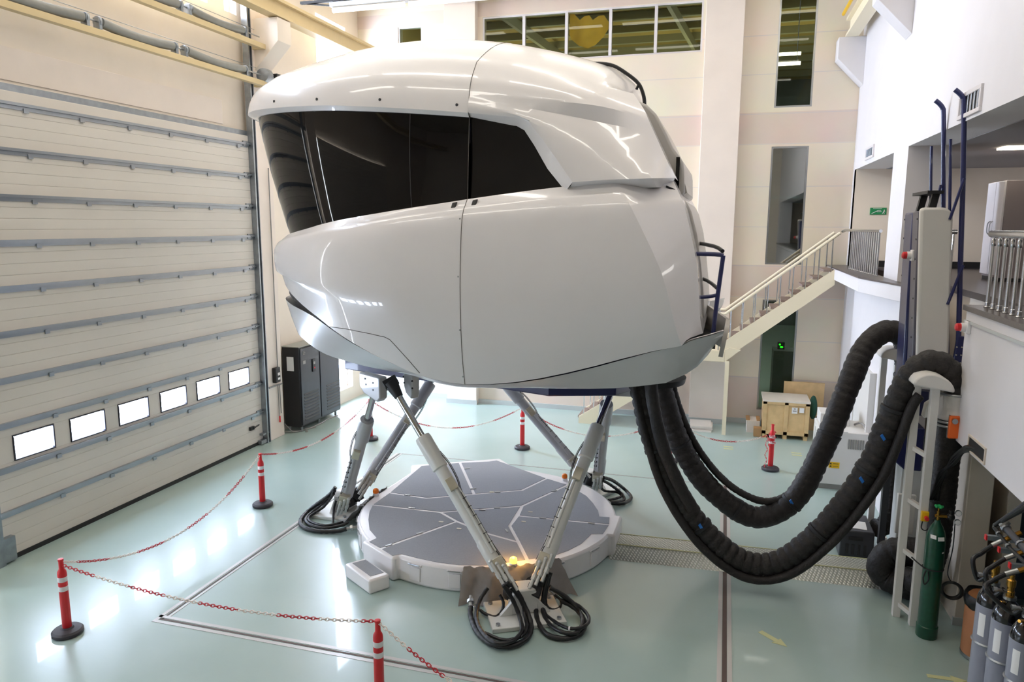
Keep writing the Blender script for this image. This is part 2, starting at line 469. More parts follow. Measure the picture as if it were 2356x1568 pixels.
# pilaster between the bays, corbel, runway beams
struct(MB().box((XL, 13.62, 0), (-9.58, 14.18, 11)).build('trim_1', PINKW, bevel=.01))
struct(MB().box((XL, 6.4, 0), (-9.58, 7.0, 11)).build('trim_2', PINKW, bevel=.01))
struct(MB().prism([(XL, 13.72, 7.75), (-9.0, 13.72, 8.52), (-9.0, 13.72, 8.98), (XL, 13.72, 8.98)], (0, .48, 0)).build('trim_3', CREAM, bevel=.008))
m = MB().box((-9.24, -6, 9.0), (-8.98, 18.1, 9.05)).box((-9.16, -6, 9.05), (-9.06, 18.1, 9.3)).box((-9.24, -6, 9.3), (-8.98, 18.1, 9.36))
struct(m.build('trim_4', TAN))
struct(MB().box((XL, 7.0, 6.78), (XL + .02, 12.86, 7.24)).build('trim_23', PINKW, bevel=.004))
# upper lintel ledge over door and side strip
struct(MB().box((XL, 7.0, 6.62), (-9.7, 13.62, 6.72)).build('trim_5', GALV))
# back wall
BH = [(-6.15, -.75, 8.83, 9.97), (.92, 1.73, .36, 3.07), (.92, 1.73, 3.91, 6.63), (.92, 1.73, 7.5, 10.8)]
holes_wall('wall_back', WALL, 'y', YB, YB + .3, -7.1, 6.8, 0, 11, BH)
holes_wall('wall_back_left', WALL, 'y', 18.7, 19.0, -10.15, -7.1, 0, 11, [(-8.62, -7.93, 8.7, 9.97)])
struct(MB().box((-7.12, 18.2, 0), (-6.28, 18.42, 11)).build('trim_6', PINKW, bevel=.01))
struct(MB().box((-.68, 18.12, 0), (.17, 18.42, 11)).build('trim_7', PINKW, bevel=.01))
struct(MB().box((-9.75, 17.9, 10.3), (2.6, 18.1, 10.62)).build('trim_8', TAN))
# skirting along the back wall
struct(MB().box((-6.28, 18.36, 0), (-.68, 18.4, .12)).box((.17, 18.36, 0), (2.7, 18.4, .12)).box((-.7, 18.08, 0), (.19, 18.12, .12)).box((-7.14, 18.16, 0), (-6.26, 18.2, .12)).box((-9.8, 18.66, 0), (-7.12, 18.7, .12)).build('baseboard_back', SKIRT))
# back-wall windows
n = 20
for (a, b, c, d) in BH + [(-8.62, -7.93, 8.7, 9.97)]:
    n += 1; y = YB if a > -8 else 18.7
    rt = sroot('window_%d' % n, ((a + b) / 2, y, c)); m = MB(); t = .04
    m.box((a, y + .02, c), (b, y + .09, c + t)).box((a, y + .02, d - t), (b, y + .09, d)).box((a, y + .02, c + t), (a + t, y + .09, d - t)).box((b - t, y + .02, c + t), (b, y + .09, d - t))
    m.build('window_frame', FRAMEP if a < 0 else STEEL, rt)
    if b - a > 3:
        for k in range(1, 5):
            q = a + (b - a) * k / 5; MB().box((q - .035, y - .01, c + t), (q + .035, y + .1, d - t)).build('mullion', FRAMEP, rt)
        for k in range(5):
            MB().box((a + (b - a) * k / 5 + .035, y + .045, c + t), (a + (b - a) * (k + 1) / 5 - .035, y + .053, d - t)).build('pane', GLASS, rt)
    else:
        MB().box((a + t, y + .045, c + t), (b - t, y + .053, d - t)).build('pane', RGLASS if 3 < c < 7 else GLASS, rt)
# the hangar beyond the back wall
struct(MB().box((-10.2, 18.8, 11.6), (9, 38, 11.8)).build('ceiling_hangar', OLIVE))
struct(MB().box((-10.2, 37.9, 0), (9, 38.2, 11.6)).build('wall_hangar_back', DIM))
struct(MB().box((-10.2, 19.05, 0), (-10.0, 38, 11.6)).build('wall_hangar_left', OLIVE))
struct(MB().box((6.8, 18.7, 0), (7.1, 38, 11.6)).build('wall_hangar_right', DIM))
for k in range(11):
    y = 20.2 + k * 1.55
    struct(MB().box((-10, y, 11.36), (6.8, y + .14, 11.6)).build('trim_%d' % (30 + k), OLIVEB))
for k, x in enumerate((-7.2, -2.2, 2.6)):
    struct(MB().bar((x, 19.2, 11.2), (x + 1.5, 37, 11.2), .12, .3).build('trim_%d' % (50 + k), OLIVEB))
for lx in (-7, -2, 3):
    area('added_hangar_fill', (lx, 27, 8.2), 2, .5, 130, (1, .93, .75), (PI, 0, 0))  # added uplights, kept out of view, to brighten the hangar roof
area('hangar_low_lamp', (1.3, 22, 5.6), 1.2, 1.2, 25, (.85, 1, .95), (0, 0, 0))
# right wall: openings on to the gallery floor
holes_wall('wall_right', WHITEW, 'x', XR, XR + .6, 9.46, 18.4, 3.9, 11, [(14.17, 17.98, 3.9, 6.06), (9.46, 13.1, 3.9, 6.06)])
holes_wall('wall_right_near', WHITEW, 'x', XR, XR + .6, -6, 9.46, 3.9, 11, [(-5, 9.46, 3.9, 6.06)])
holes_wall('wall_right_low', WHITEW, 'x', XR + .02, XR + .3, 11.9, 18.4, 0, 3.75, [])
struct(MB().box((XR, -6, 2.33), (XR + .35, 9.46, 3.86)).build('trim_9', WHITEW, bevel=.008))
struct(MB().box((XR - .02, -6, 3.72), (XR, 9.46, 3.75)).build('trim_10', SKIRT))
struct(MB().box((XR - .03, -6, 3.86), (6.8, 9.5, 3.92)).build('floor_gallery', GRAN))
struct(MB().box((XR + .35, -6, 2.33), (6.8, 9.5, 3.86)).build('trim_11', WHITEW))
struct(MB().box((3.35, 9.5, 0), (3.5, 13.0, 3.9)).build('wall_recess', BEIGE))
struct(MB().box((3.3, 9.5, 3.86), (6.8, 18.4, 3.92)).build('floor_gallery_rear', GRAN))
struct(MB().box((3.28, 9.5, 3.84), (3.34, 13.0, 3.93)).build('trim_12', GRAN))
struct(MB().box((2.9, 9.45, 0), (3.17, 10.4, 2.33)).build('trim_13', BEIGE, bevel=.01))
struct(MB().box((2.88, 9.43, 0), (3.19, 9.46, .1)).build('baseboard_right', SKIRT))
struct(MB().box((3.1, 10.4, 0), (8, 10.6, 2.4)).build('wall_store', DBLUE))
struct(MB().box((6.8, -6.3, 0), (7.1, 18.4, 3.9)).build('wall_gallery_low', DBLUE))
struct(MB().box((6.8, -6.3, 3.9), (7.1, 18.4, 6.2)).build('wall_gallery_outer', CREAM))
# gallery room behind the openings
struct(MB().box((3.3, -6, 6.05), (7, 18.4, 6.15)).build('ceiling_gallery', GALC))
struct(MB().box((6.6, -6, 3.9), (6.8, 18.4, 6.1)).build('wall_gallery', CREAM))
struct(MB().box((3.3, 18.05, 3.9), (6.8, 18.2, 6.1)).box((2.72, 18.05, 3.9), (3.3, 18.2, 6.1)).build('wall_gallery_back', CREAM))
struct(MB().box((3.3, 17.95, 3.92), (6.6, 18.05, 4.06)).build('baseboard_gallery', BLACKM))
for k, (y0, y1) in enumerate(((10.3, 10.7), (13.3, 13.7))):
    struct(MB().box((4.1, y0, 6.02), (4.5, y1, 6.05)).build('trim_%d' % (60 + k), TUBEON))
struct(MB().box((2.7, 17.97, 3.9), (3.6, 18.2, 6.06)).build('trim_22', CREAM))
# stair landing and its supports
struct(MB().box((2.3, 14.1, 3.66), (2.72, 18.38, 3.9)).prism([(2.3, 14.1, 3.66), (2.72, 11.9, 3.66), (2.72, 14.1, 3.66)], (0, 0, .24)).build('floor_landing', WHITEW, bevel=.006))
struct(MB().box((2.28, 14.1, 3.9), (2.72, 18.38, 3.93)).prism([(2.28, 14.1, 3.9), (2.72, 11.85, 3.9), (2.72, 14.1, 3.9)], (0, 0, .03)).build('trim_14', GRAN))
struct(MB().box((XR - .07, 14.2, 0), (XR + .02, 15.6, 2.15)).box((XR - .09, 14.13, 0), (XR + .02, 14.2, 2.2)).box((XR - .09, 15.6, 0), (XR + .02, 15.67, 2.2)).build('door_3', MACH))
# crane runway on the right wall with corbels
m = MB().box((2.28, 5, 8.86), (2.54, 18.0, 8.91)).box((2.36, 5, 8.91), (2.46, 18.0, 9.2)).box((2.28, 5, 9.2), (2.54, 18.0, 9.26))
struct(m.build('trim_15', CREAMS))
for k, y in enumerate((13.55, 17.95)):
    struct(MB().prism([(XR, y, 7.85), (2.15, y, 8.42), (2.15, y, 8.86), (XR, y, 8.86)], (0, .44, 0)).build('trim_%d' % (16 + k), WHITEW, bevel=.008))
tag(MB().tube(crom([(2.25, 8, 9.3), (2.2, 13, 9.28), (2.16, 17.6, 9.24)], 4), .035, 8).build('conduit', YELLOW), 'yellow conduit pipe running along the runway beam at top right', 'pipe')


# ---------------------------------------------------------------- floor frames and marks
def strip(m, x0, y0, x1, y1, z=.004): m.box((x0, y0, .0), (x1, y1, z)); return m


m = MB(); x0, x1, y0, y1 = -6.44, .21, 6.78, 13.66
for a, b, c, d in ((x0 - .08, y0 - .08, x1 + .08, y0 - .03), (x0 - .08, y0 + .03, x1, y0 + .08), (x0 - .08, y0 - .03, x0 - .03, y1), (x0 + .03, y0 + .08, x0 + .06, y1), (x1 - .08, y0 + .08, x1 - .03, y1), (x1 + .03, y0 - .03, x1 + .08, y1), (x0, y1 - .015, x1, y1 + .0)): strip(m, a, b, c, d)
struct(m.build('trim_18', TRIMS))
m = MB()
for a, b, c, d in ((x0 - .03, y0 - .015, x1 + .03, y0 + .015), (x0 - .012, y0, x0 + .012, y1), (x1 - .026, y0, x1 + .026, y1), (x0, y1, x1, y1 + .015)): strip(m, a, b, c, d, .003)
struct(m.build('trim_19', TRENCH))


def arrow(x, y, ang, L, w, label):
    c, s = math.cos(ang), math.sin(ang); R = lambda a, b: (x + a * c - b * s, y + a * s + b * c, .001)
    p = [R(0, -w / 2), R(L * .62, -w / 2), R(L * .6, -w * 1.1), R(L, 0), R(L * .6, w * 1.1), R(L * .62, w / 2), R(0, w / 2)]
    tag(MB().prism(p, (0, 0, .004)).build('floor_arrow', YTAPE), label, 'floor marking')


arrow(.62, 8.6, -.72, .38, .07, 'pale yellow tape arrow on the green floor in front of the alloy cable ramp')
arrow(2.32, 8.2, .03, .4, .06, 'pale yellow tape arrow on the floor beside the grey gas cylinders')
for (x, y, l) in ((.17, 16.02, 'pale double tape dash on the floor between the stair post and the chain'), (1.57, 15.98, 'pale double tape dash on the floor left of the white machine cabinet')):
    m = MB(); m.box((x, y, .0), (x + .2, y + .06, .004)).box((x, y + .16, .0), (x + .2, y + .22, .004))
    tag(m.build('floor_dash', YTAPE), l, 'floor marking')
tag(MB().box((-2.75, 16.2, 0), (-2.55, 16.32, .004)).build('floor_dash', YTAPE), 'pale tape dash on the floor under the sagging rear chain left of the stair foot', 'floor marking')


# ---------------------------------------------------------------- sectional doors
def section_door(name, dy, detail):
    rt = sroot(name, (-9.62, 10.4 + dy, 0)); zs = [0, .72, 1.355, 1.99, 2.63, 3.28, 3.91, 4.55, 5.18, 5.82, 6.45, 6.62]
    ya, yb = 7.34 + dy, 13.5 + dy; X = -9.68
    wy = [(7.68 + .952 * k + dy, 8.36 + .952 * k + dy) for k in range(6)]
    for i in range(len(zs) - 1):
        z0, z1 = zs[i] + .004, zs[i + 1] - .004; m = MB()
        if i == 2:
            for (a, b) in ((z0, 1.42), (1.80, z1)): m.box((X - .04, ya, a), (X, yb, b))
            e = ya
            for (a, b) in wy: m.box((X - .04, e, 1.42), (X, a, 1.80)); e = b
            m.box((X - .04, e, 1.42), (X, yb, 1.80))
        else:
            k = 4 if z1 - z0 > .3 else 1; h = (z1 - z0) / k; m.box((X - .045, ya, zs[i]), (X - .005, yb, zs[i + 1]))
            for j in range(k): m.box((X - .04, ya, z0 + j * h + .002), (X, yb, z0 + (j + 1) * h - .002))
        m.build('door_panel', PANELM, rt, bevel=.004)
        if detail and 0 < i:
            m = MB(); z = zs[i]
            m.box((X, ya + .02, z - .02), (X + .05, yb - .04, z + .02)).box((X, ya + .02, z - .075), (X + .014, yb - .04, z - .02))
            o = m.build('stiffening_rail', ALU, rt)
            m = MB()
            for q in range(6): m.box((X + .014, ya + 1.05 + q * .952 - .04, z - .105), (X + .03, ya + 1.05 + q * .952 + .04, z - .045))
            m.build('hinge_plates', ALU, o)
    for (a, b) in wy:
        m = MB(); t = .022
        m.box((X - .05, a, 1.42), (X + .02, b, 1.42 + t)).box((X - .05, a, 1.80 - t), (X + .02, b, 1.80)).box((X - .05, a, 1.42 + t), (X + .02, a + t, 1.80 - t)).box((X - .05, b - t, 1.42 + t), (X + .02, b, 1.80 - t))
        f = m.build('window_frame', DARKG, rt, bevel=.01); MB().box((X - .022, a + t, 1.42 + t), (X - .018, b - t, 1.80 - t)).build('pane', DGLASS, f)
        portal((X - .15, (a + b) / 2, 1.61), .36, .66, (0, -PI / 2, 0))
    MB().box((X - .05, ya, -.0), (X + .015, yb, .07)).build('bottom_seal', BLACKM, rt)
    if detail:
        m = MB().box((X - .02, 13.5, 0), (X + .12, 13.54, 9.6)).box((X + .04, 13.54, 0), (X + .06, 13.62, 9.6)).box((X - .02, 13.6, 0), (X + .12, 13.62, 9.6)); m.build('track', GALV, rt)
        m = MB().box((X - .02, 7.2, 0), (X + .1, 7.32, 7.2)); m.build('track', GALV, rt)
        m = MB()
        for z in zs[1:-1]: m.cyl((X + .05, 13.36, z), (X + .05, 13.6, z), .014, n=8).box((X, 13.3, z - .05), (X + .03, 13.48, z + .05))
        m.build('rollers', GALV, rt)
        m = MB().box((X, 13.02, .4), (X + .05, 13.16, .48)).cyl((X + .06, 13.1, .44), (X + .06, 13.3, .47), .018, n=8); m.build('door_handle', BLACKP, rt, bevel=.01)
        MB().box((X, 13.3, .02), (X + .1, 13.6, .1)).box((X, 13.38, .2), (X + .1, 13.6, .24)).build('bottom_bracket', GALV, rt)
        MB().box((X, 7.24, .03), (X + .09, 7.5, .38)).build('bottom_bracket', GALV, rt)


section_door('door_1', 0, True)
section_door('door_2', -7.2, False)
# ================================================================== FLIGHT SIMULATOR CABIN
# level curves of the near half of the shell, nose to stern (metres)
LV = {}
LV['sill'] = [[-6.5,10.5,4.617],[-6.496,10.338,4.617],[-6.481,10.177,4.617],[-6.453,10.017,4.617],[-6.411,9.861,4.617],[-6.355,9.709,4.617],[-6.284,9.563,4.617],[-6.2,9.424,4.622],[-6.104,9.294,4.636],[-5.997,9.173,4.655],[-5.879,9.061,4.674],[-5.753,8.959,4.693],[-5.62,8.866,4.713],[-5.481,8.783,4.735],[-5.337,8.709,4.761],[-5.189,8.644,4.791],[-5.037,8.587,4.819],[-4.883,8.538,4.845],[-4.726,8.496,4.869],[-4.567,8.462,4.891],[-4.408,8.434,4.914],[-4.247,8.413,4.936],[-4.086,8.397,4.959],[-3.924,8.387,4.982],[-3.762,8.382,5.004],[-3.6,8.38,5.027],[-3.4,8.38,5.052],[-3.2,8.38,5.079],[-3.0,8.38,5.107],[-2.781,8.38,5.135],[-2.562,8.38,5.162],[-2.344,8.38,5.188],[-2.125,8.38,5.213],[-1.906,8.38,5.235],[-1.688,8.38,5.256],[-1.469,8.38,5.276],[-1.25,8.38,5.293],[-1.124,8.46,5.307],[-0.998,8.54,5.319],[-0.872,8.62,5.326],[-0.746,8.7,5.328],[-0.62,8.78,5.329]]
LV['crest'] = [[-6.607,10.5,4.528],[-6.603,10.33,4.528],[-6.588,10.161,4.528],[-6.56,9.993,4.528],[-6.518,9.829,4.528],[-6.461,9.669,4.528],[-6.391,9.514,4.528],[-6.305,9.367,4.528],[-6.208,9.229,4.531],[-6.098,9.099,4.54],[-5.977,8.979,4.556],[-5.848,8.869,4.574],[-5.711,8.769,4.592],[-5.567,8.679,4.61],[-5.417,8.599,4.629],[-5.263,8.527,4.648],[-5.104,8.466,4.668],[-4.943,8.412,4.688],[-4.78,8.367,4.709],[-4.614,8.33,4.734],[-4.447,8.299,4.761],[-4.278,8.276,4.789],[-4.109,8.259,4.817],[-3.94,8.248,4.842],[-3.77,8.242,4.867],[-3.6,8.24,4.89],[-3.4,8.24,4.914],[-3.2,8.24,4.938],[-3.0,8.24,4.962],[-2.76,8.24,4.985],[-2.52,8.24,5.006],[-2.28,8.24,5.026],[-2.04,8.24,5.045],[-1.8,8.24,5.06],[-1.56,8.24,5.073],[-1.32,8.24,5.087],[-1.08,8.24,5.099],[-0.968,8.324,5.109],[-0.856,8.408,5.115],[-0.744,8.492,5.121],[-0.632,8.576,5.127],[-0.52,8.66,5.132]]
LV['crest2'] = [[-6.66,10.5,4.383],[-6.656,10.326,4.383],[-6.641,10.153,4.383],[-6.613,9.982,4.383],[-6.571,9.813,4.383],[-6.514,9.649,4.383],[-6.443,9.49,4.383],[-6.357,9.339,4.384],[-6.259,9.196,4.386],[-6.148,9.062,4.39],[-6.026,8.939,4.393],[-5.895,8.824,4.396],[-5.755,8.721,4.4],[-5.609,8.627,4.404],[-5.457,8.544,4.413],[-5.299,8.47,4.429],[-5.138,8.405,4.448],[-4.973,8.35,4.466],[-4.806,8.302,4.486],[-4.637,8.264,4.509],[-4.466,8.232,4.536],[-4.294,8.208,4.566],[-4.121,8.189,4.595],[-3.948,8.178,4.624],[-3.774,8.172,4.652],[-3.6,8.17,4.68],[-3.4,8.17,4.708],[-3.2,8.17,4.736],[-3.0,8.17,4.762],[-2.748,8.17,4.786],[-2.495,8.17,4.808],[-2.242,8.17,4.83],[-1.99,8.17,4.852],[-1.738,8.17,4.873],[-1.485,8.17,4.893],[-1.232,8.17,4.914],[-0.98,8.17,4.932],[-0.876,8.254,4.947],[-0.772,8.338,4.959],[-0.668,8.422,4.971],[-0.564,8.506,4.983],[-0.46,8.59,4.994]]
LV['bulge'] = [[-6.599,10.5,4.143],[-6.595,10.326,4.143],[-6.581,10.154,4.143],[-6.556,9.982,4.143],[-6.516,9.813,4.143],[-6.464,9.647,4.143],[-6.397,9.487,4.143],[-6.317,9.334,4.143],[-6.224,9.187,4.141],[-6.118,9.05,4.134],[-6.001,8.921,4.123],[-5.874,8.803,4.112],[-5.739,8.694,4.101],[-5.596,8.596,4.089],[-5.447,8.508,4.078],[-5.292,8.43,4.066],[-5.132,8.361,4.053],[-4.969,8.302,4.039],[-4.803,8.252,4.027],[-4.635,8.21,4.02],[-4.464,8.176,4.015],[-4.293,8.15,4.009],[-4.12,8.131,4.004],[-3.947,8.118,4.003],[-3.774,8.112,4.011],[-3.6,8.11,4.026],[-3.4,8.11,4.042],[-3.2,8.11,4.059],[-3.0,8.11,4.076],[-2.708,8.11,4.095],[-2.415,8.11,4.114],[-2.122,8.11,4.134],[-1.83,8.11,4.157],[-1.538,8.11,4.188],[-1.245,8.11,4.227],[-0.953,8.11,4.268],[-0.66,8.11,4.304],[-0.588,8.19,4.328],[-0.516,8.27,4.341],[-0.444,8.35,4.349],[-0.372,8.43,4.357],[-0.3,8.51,4.364]]
LV['low2'] = [[-6.546,10.5,4.152],[-6.542,10.33,4.152],[-6.528,10.16,4.152],[-6.504,9.991,4.152],[-6.465,9.825,4.152],[-6.413,9.663,4.152],[-6.347,9.506,4.152],[-6.268,9.355,4.151],[-6.177,9.211,4.15],[-6.073,9.077,4.146],[-5.958,8.95,4.134],[-5.833,8.834,4.11],[-5.7,8.728,4.075],[-5.56,8.631,4.031],[-5.413,8.545,3.984],[-5.261,8.468,3.937],[-5.104,8.401,3.891],[-4.944,8.343,3.844],[-4.781,8.294,3.796],[-4.616,8.253,3.746],[-4.448,8.22,3.694],[-4.28,8.194,3.637],[-4.111,8.176,3.577],[-3.941,8.163,3.516],[-3.77,8.157,3.457],[-3.6,8.155,3.404],[-3.4,8.155,3.361],[-3.2,8.155,3.334],[-3.0,8.155,3.325],[-2.688,8.155,3.337],[-2.375,8.155,3.372],[-2.062,8.155,3.426],[-1.75,8.155,3.495],[-1.438,8.155,3.572],[-1.125,8.155,3.645],[-0.812,8.155,3.703],[-0.5,8.155,3.742],[-0.448,8.227,3.762],[-0.396,8.299,3.771],[-0.344,8.371,3.774],[-0.292,8.443,3.774],[-0.24,8.515,3.774]]
LV['low'] = [[-6.505,10.5,3.939],[-6.501,10.334,3.939],[-6.487,10.169,3.939],[-6.462,10.005,3.939],[-6.422,9.844,3.939],[-6.369,9.687,3.939],[-6.302,9.535,3.939],[-6.222,9.39,3.939],[-6.129,9.253,3.935],[-6.025,9.124,3.916],[-5.91,9.005,3.877],[-5.786,8.894,3.828],[-5.653,8.795,3.775],[-5.515,8.704,3.718],[-5.37,8.623,3.66],[-5.22,8.551,3.598],[-5.067,8.489,3.526],[-4.91,8.435,3.449],[-4.751,8.389,3.375],[-4.589,8.351,3.304],[-4.426,8.32,3.237],[-4.262,8.296,3.175],[-4.097,8.279,3.115],[-3.932,8.268,3.052],[-3.766,8.262,2.991],[-3.6,8.26,2.943],[-3.4,8.26,2.903],[-3.2,8.26,2.873],[-3.0,8.26,2.866],[-2.678,8.26,2.888],[-2.355,8.26,2.935],[-2.032,8.26,3.005],[-1.71,8.26,3.092],[-1.388,8.26,3.19],[-1.065,8.26,3.297],[-0.742,8.26,3.396],[-0.42,8.26,3.474],[-0.376,8.328,3.527],[-0.332,8.396,3.551],[-0.288,8.464,3.561],[-0.244,8.532,3.571],[-0.2,8.6,3.581]]
LV['bellytop'] = [[-6.523,10.5,3.718],[-6.519,10.335,3.718],[-6.504,10.17,3.718],[-6.477,10.007,3.718],[-6.436,9.847,3.718],[-6.381,9.691,3.718],[-6.313,9.541,3.718],[-6.23,9.398,3.718],[-6.135,9.263,3.716],[-6.029,9.137,3.708],[-5.911,9.02,3.692],[-5.786,8.913,3.672],[-5.652,8.816,3.653],[-5.512,8.728,3.629],[-5.367,8.65,3.595],[-5.217,8.58,3.548],[-5.063,8.52,3.484],[-4.906,8.468,3.412],[-4.747,8.424,3.341],[-4.586,8.387,3.274],[-4.423,8.358,3.212],[-4.26,8.335,3.151],[-4.095,8.318,3.092],[-3.93,8.307,3.035],[-3.765,8.302,2.98],[-3.6,8.3,2.93],[-3.4,8.3,2.889],[-3.2,8.3,2.86],[-3.0,8.3,2.854],[-2.678,8.3,2.874],[-2.355,8.3,2.917],[-2.032,8.3,2.984],[-1.71,8.3,3.071],[-1.388,8.3,3.169],[-1.065,8.3,3.277],[-0.742,8.3,3.384],[-0.42,8.3,3.47],[-0.33,8.332,3.523],[-0.24,8.364,3.551],[-0.15,8.396,3.575],[-0.06,8.428,3.603],[0.03,8.46,3.632]]
LV['bellybot'] = [[-6.415,10.5,3.207],[-6.411,10.346,3.207],[-6.395,10.193,3.207],[-6.366,10.041,3.207],[-6.323,9.893,3.207],[-6.264,9.751,3.207],[-6.192,9.615,3.204],[-6.107,9.486,3.196],[-6.01,9.367,3.185],[-5.902,9.256,3.173],[-5.786,9.155,3.152],[-5.662,9.063,3.121],[-5.533,8.98,3.085],[-5.397,8.906,3.05],[-5.258,8.84,3.021],[-5.115,8.783,3.001],[-4.97,8.732,2.984],[-4.822,8.689,2.967],[-4.672,8.652,2.949],[-4.521,8.622,2.933],[-4.369,8.598,2.92],[-4.216,8.579,2.908],[-4.062,8.565,2.897],[-3.908,8.556,2.884],[-3.754,8.552,2.863],[-3.6,8.55,2.833],[-3.4,8.55,2.801],[-3.2,8.55,2.783],[-3.0,8.55,2.784],[-2.7,8.55,2.793],[-2.4,8.55,2.804],[-2.1,8.55,2.815],[-1.8,8.55,2.829],[-1.5,8.55,2.848],[-1.2,8.55,2.875],[-0.9,8.55,2.921],[-0.6,8.55,2.978],[-0.484,8.6,3.029],[-0.368,8.65,3.084],[-0.252,8.7,3.167],[-0.136,8.75,3.304],[-0.02,8.8,3.501]]
LV['vtop'] = [[-6.986,10.5,6.327],[-6.979,10.324,6.327],[-6.956,10.149,6.327],[-6.913,9.978,6.327],[-6.85,9.814,6.327],[-6.768,9.658,6.327],[-6.669,9.512,6.325],[-6.555,9.378,6.32],[-6.428,9.256,6.314],[-6.291,9.145,6.306],[-6.146,9.044,6.299],[-5.994,8.955,6.291],[-5.837,8.875,6.283],[-5.676,8.804,6.275],[-5.511,8.742,6.266],[-5.343,8.687,6.257],[-5.173,8.64,6.248],[-5.002,8.6,6.238],[-4.829,8.565,6.227],[-4.655,8.537,6.214],[-4.48,8.514,6.2],[-4.305,8.497,6.187],[-4.129,8.484,6.172],[-3.953,8.476,6.158],[-3.776,8.471,6.143],[-3.6,8.47,6.126],[-3.4,8.47,6.108],[-3.2,8.47,6.089],[-3.0,8.47,6.067],[-2.825,8.47,6.038],[-2.65,8.47,6.006],[-2.475,8.47,5.967],[-2.3,8.47,5.924],[-2.125,8.47,5.9],[-1.95,8.47,5.893],[-1.775,8.47,5.891],[-1.6,8.47,5.891],[-1.46,8.55,5.893],[-1.32,8.63,5.895],[-1.18,8.71,5.897],[-1.04,8.79,5.899],[-0.9,8.87,5.901]]
LV['lip'] = [[-7.111,10.5,6.387],[-7.104,10.318,6.387],[-7.08,10.138,6.387],[-7.035,9.962,6.387],[-6.968,9.793,6.387],[-6.881,9.634,6.387],[-6.777,9.485,6.386],[-6.657,9.348,6.382],[-6.524,9.224,6.377],[-6.382,9.111,6.37],[-6.231,9.009,6.36],[-6.073,8.919,6.35],[-5.91,8.838,6.341],[-5.743,8.767,6.333],[-5.572,8.704,6.325],[-5.399,8.649,6.316],[-5.223,8.601,6.307],[-5.046,8.561,6.297],[-4.868,8.526,6.285],[-4.688,8.497,6.271],[-4.508,8.475,6.256],[-4.327,8.457,6.24],[-4.145,8.444,6.224],[-3.964,8.436,6.207],[-3.782,8.432,6.19],[-3.6,8.43,6.173],[-3.4,8.43,6.154],[-3.2,8.43,6.134],[-3.0,8.43,6.113],[-2.806,8.43,6.09],[-2.612,8.43,6.066],[-2.419,8.43,6.041],[-2.225,8.43,6.017],[-2.031,8.43,5.998],[-1.838,8.43,5.985],[-1.644,8.43,5.974],[-1.45,8.43,5.964],[-1.33,8.51,5.951],[-1.21,8.59,5.937],[-1.09,8.67,5.922],[-0.97,8.75,5.906],[-0.85,8.83,5.891]]
LV['mid1'] = [[-7.086,10.5,6.549],[-7.078,10.32,6.549],[-7.054,10.142,6.549],[-7.009,9.968,6.549],[-6.941,9.802,6.549],[-6.854,9.645,6.546],[-6.749,9.499,6.54],[-6.629,9.365,6.531],[-6.497,9.243,6.522],[-6.355,9.133,6.513],[-6.205,9.034,6.505],[-6.048,8.946,6.499],[-5.886,8.867,6.493],[-5.72,8.798,6.487],[-5.551,8.737,6.481],[-5.38,8.683,6.474],[-5.206,8.637,6.468],[-5.031,8.597,6.461],[-4.854,8.563,6.453],[-4.676,8.535,6.444],[-4.498,8.513,6.435],[-4.319,8.496,6.426],[-4.139,8.484,6.416],[-3.96,8.476,6.403],[-3.78,8.471,6.386],[-3.6,8.47,6.368],[-3.4,8.47,6.35],[-3.2,8.47,6.332],[-3.0,8.47,6.314],[-2.819,8.47,6.295],[-2.638,8.47,6.275],[-2.456,8.47,6.256],[-2.275,8.47,6.236],[-2.094,8.47,6.218],[-1.912,8.47,6.204],[-1.731,8.47,6.19],[-1.55,8.47,6.177],[-1.424,8.55,6.163],[-1.298,8.63,6.15],[-1.172,8.71,6.125],[-1.046,8.79,6.072],[-0.92,8.87,5.996]]
LV['mid2'] = [[-6.974,10.5,6.722],[-6.967,10.327,6.722],[-6.943,10.155,6.722],[-6.899,9.987,6.722],[-6.833,9.826,6.722],[-6.748,9.675,6.719],[-6.646,9.535,6.712],[-6.529,9.406,6.702],[-6.401,9.289,6.692],[-6.263,9.184,6.682],[-6.117,9.089,6.672],[-5.965,9.005,6.664],[-5.809,8.93,6.659],[-5.648,8.863,6.656],[-5.485,8.805,6.654],[-5.319,8.753,6.651],[-5.151,8.709,6.649],[-4.982,8.671,6.646],[-4.811,8.639,6.644],[-4.639,8.613,6.64],[-4.467,8.592,6.635],[-4.294,8.575,6.629],[-4.121,8.563,6.621],[-3.947,8.556,6.608],[-3.774,8.551,6.591],[-3.6,8.55,6.572],[-3.4,8.55,6.553],[-3.2,8.55,6.535],[-3.0,8.55,6.515],[-2.844,8.55,6.495],[-2.688,8.55,6.473],[-2.531,8.55,6.452],[-2.375,8.55,6.431],[-2.219,8.55,6.409],[-2.062,8.55,6.388],[-1.906,8.55,6.368],[-1.75,8.55,6.348],[-1.6,8.63,6.327],[-1.45,8.71,6.307],[-1.3,8.79,6.281],[-1.15,8.87,6.233],[-1.0,8.95,6.157]]
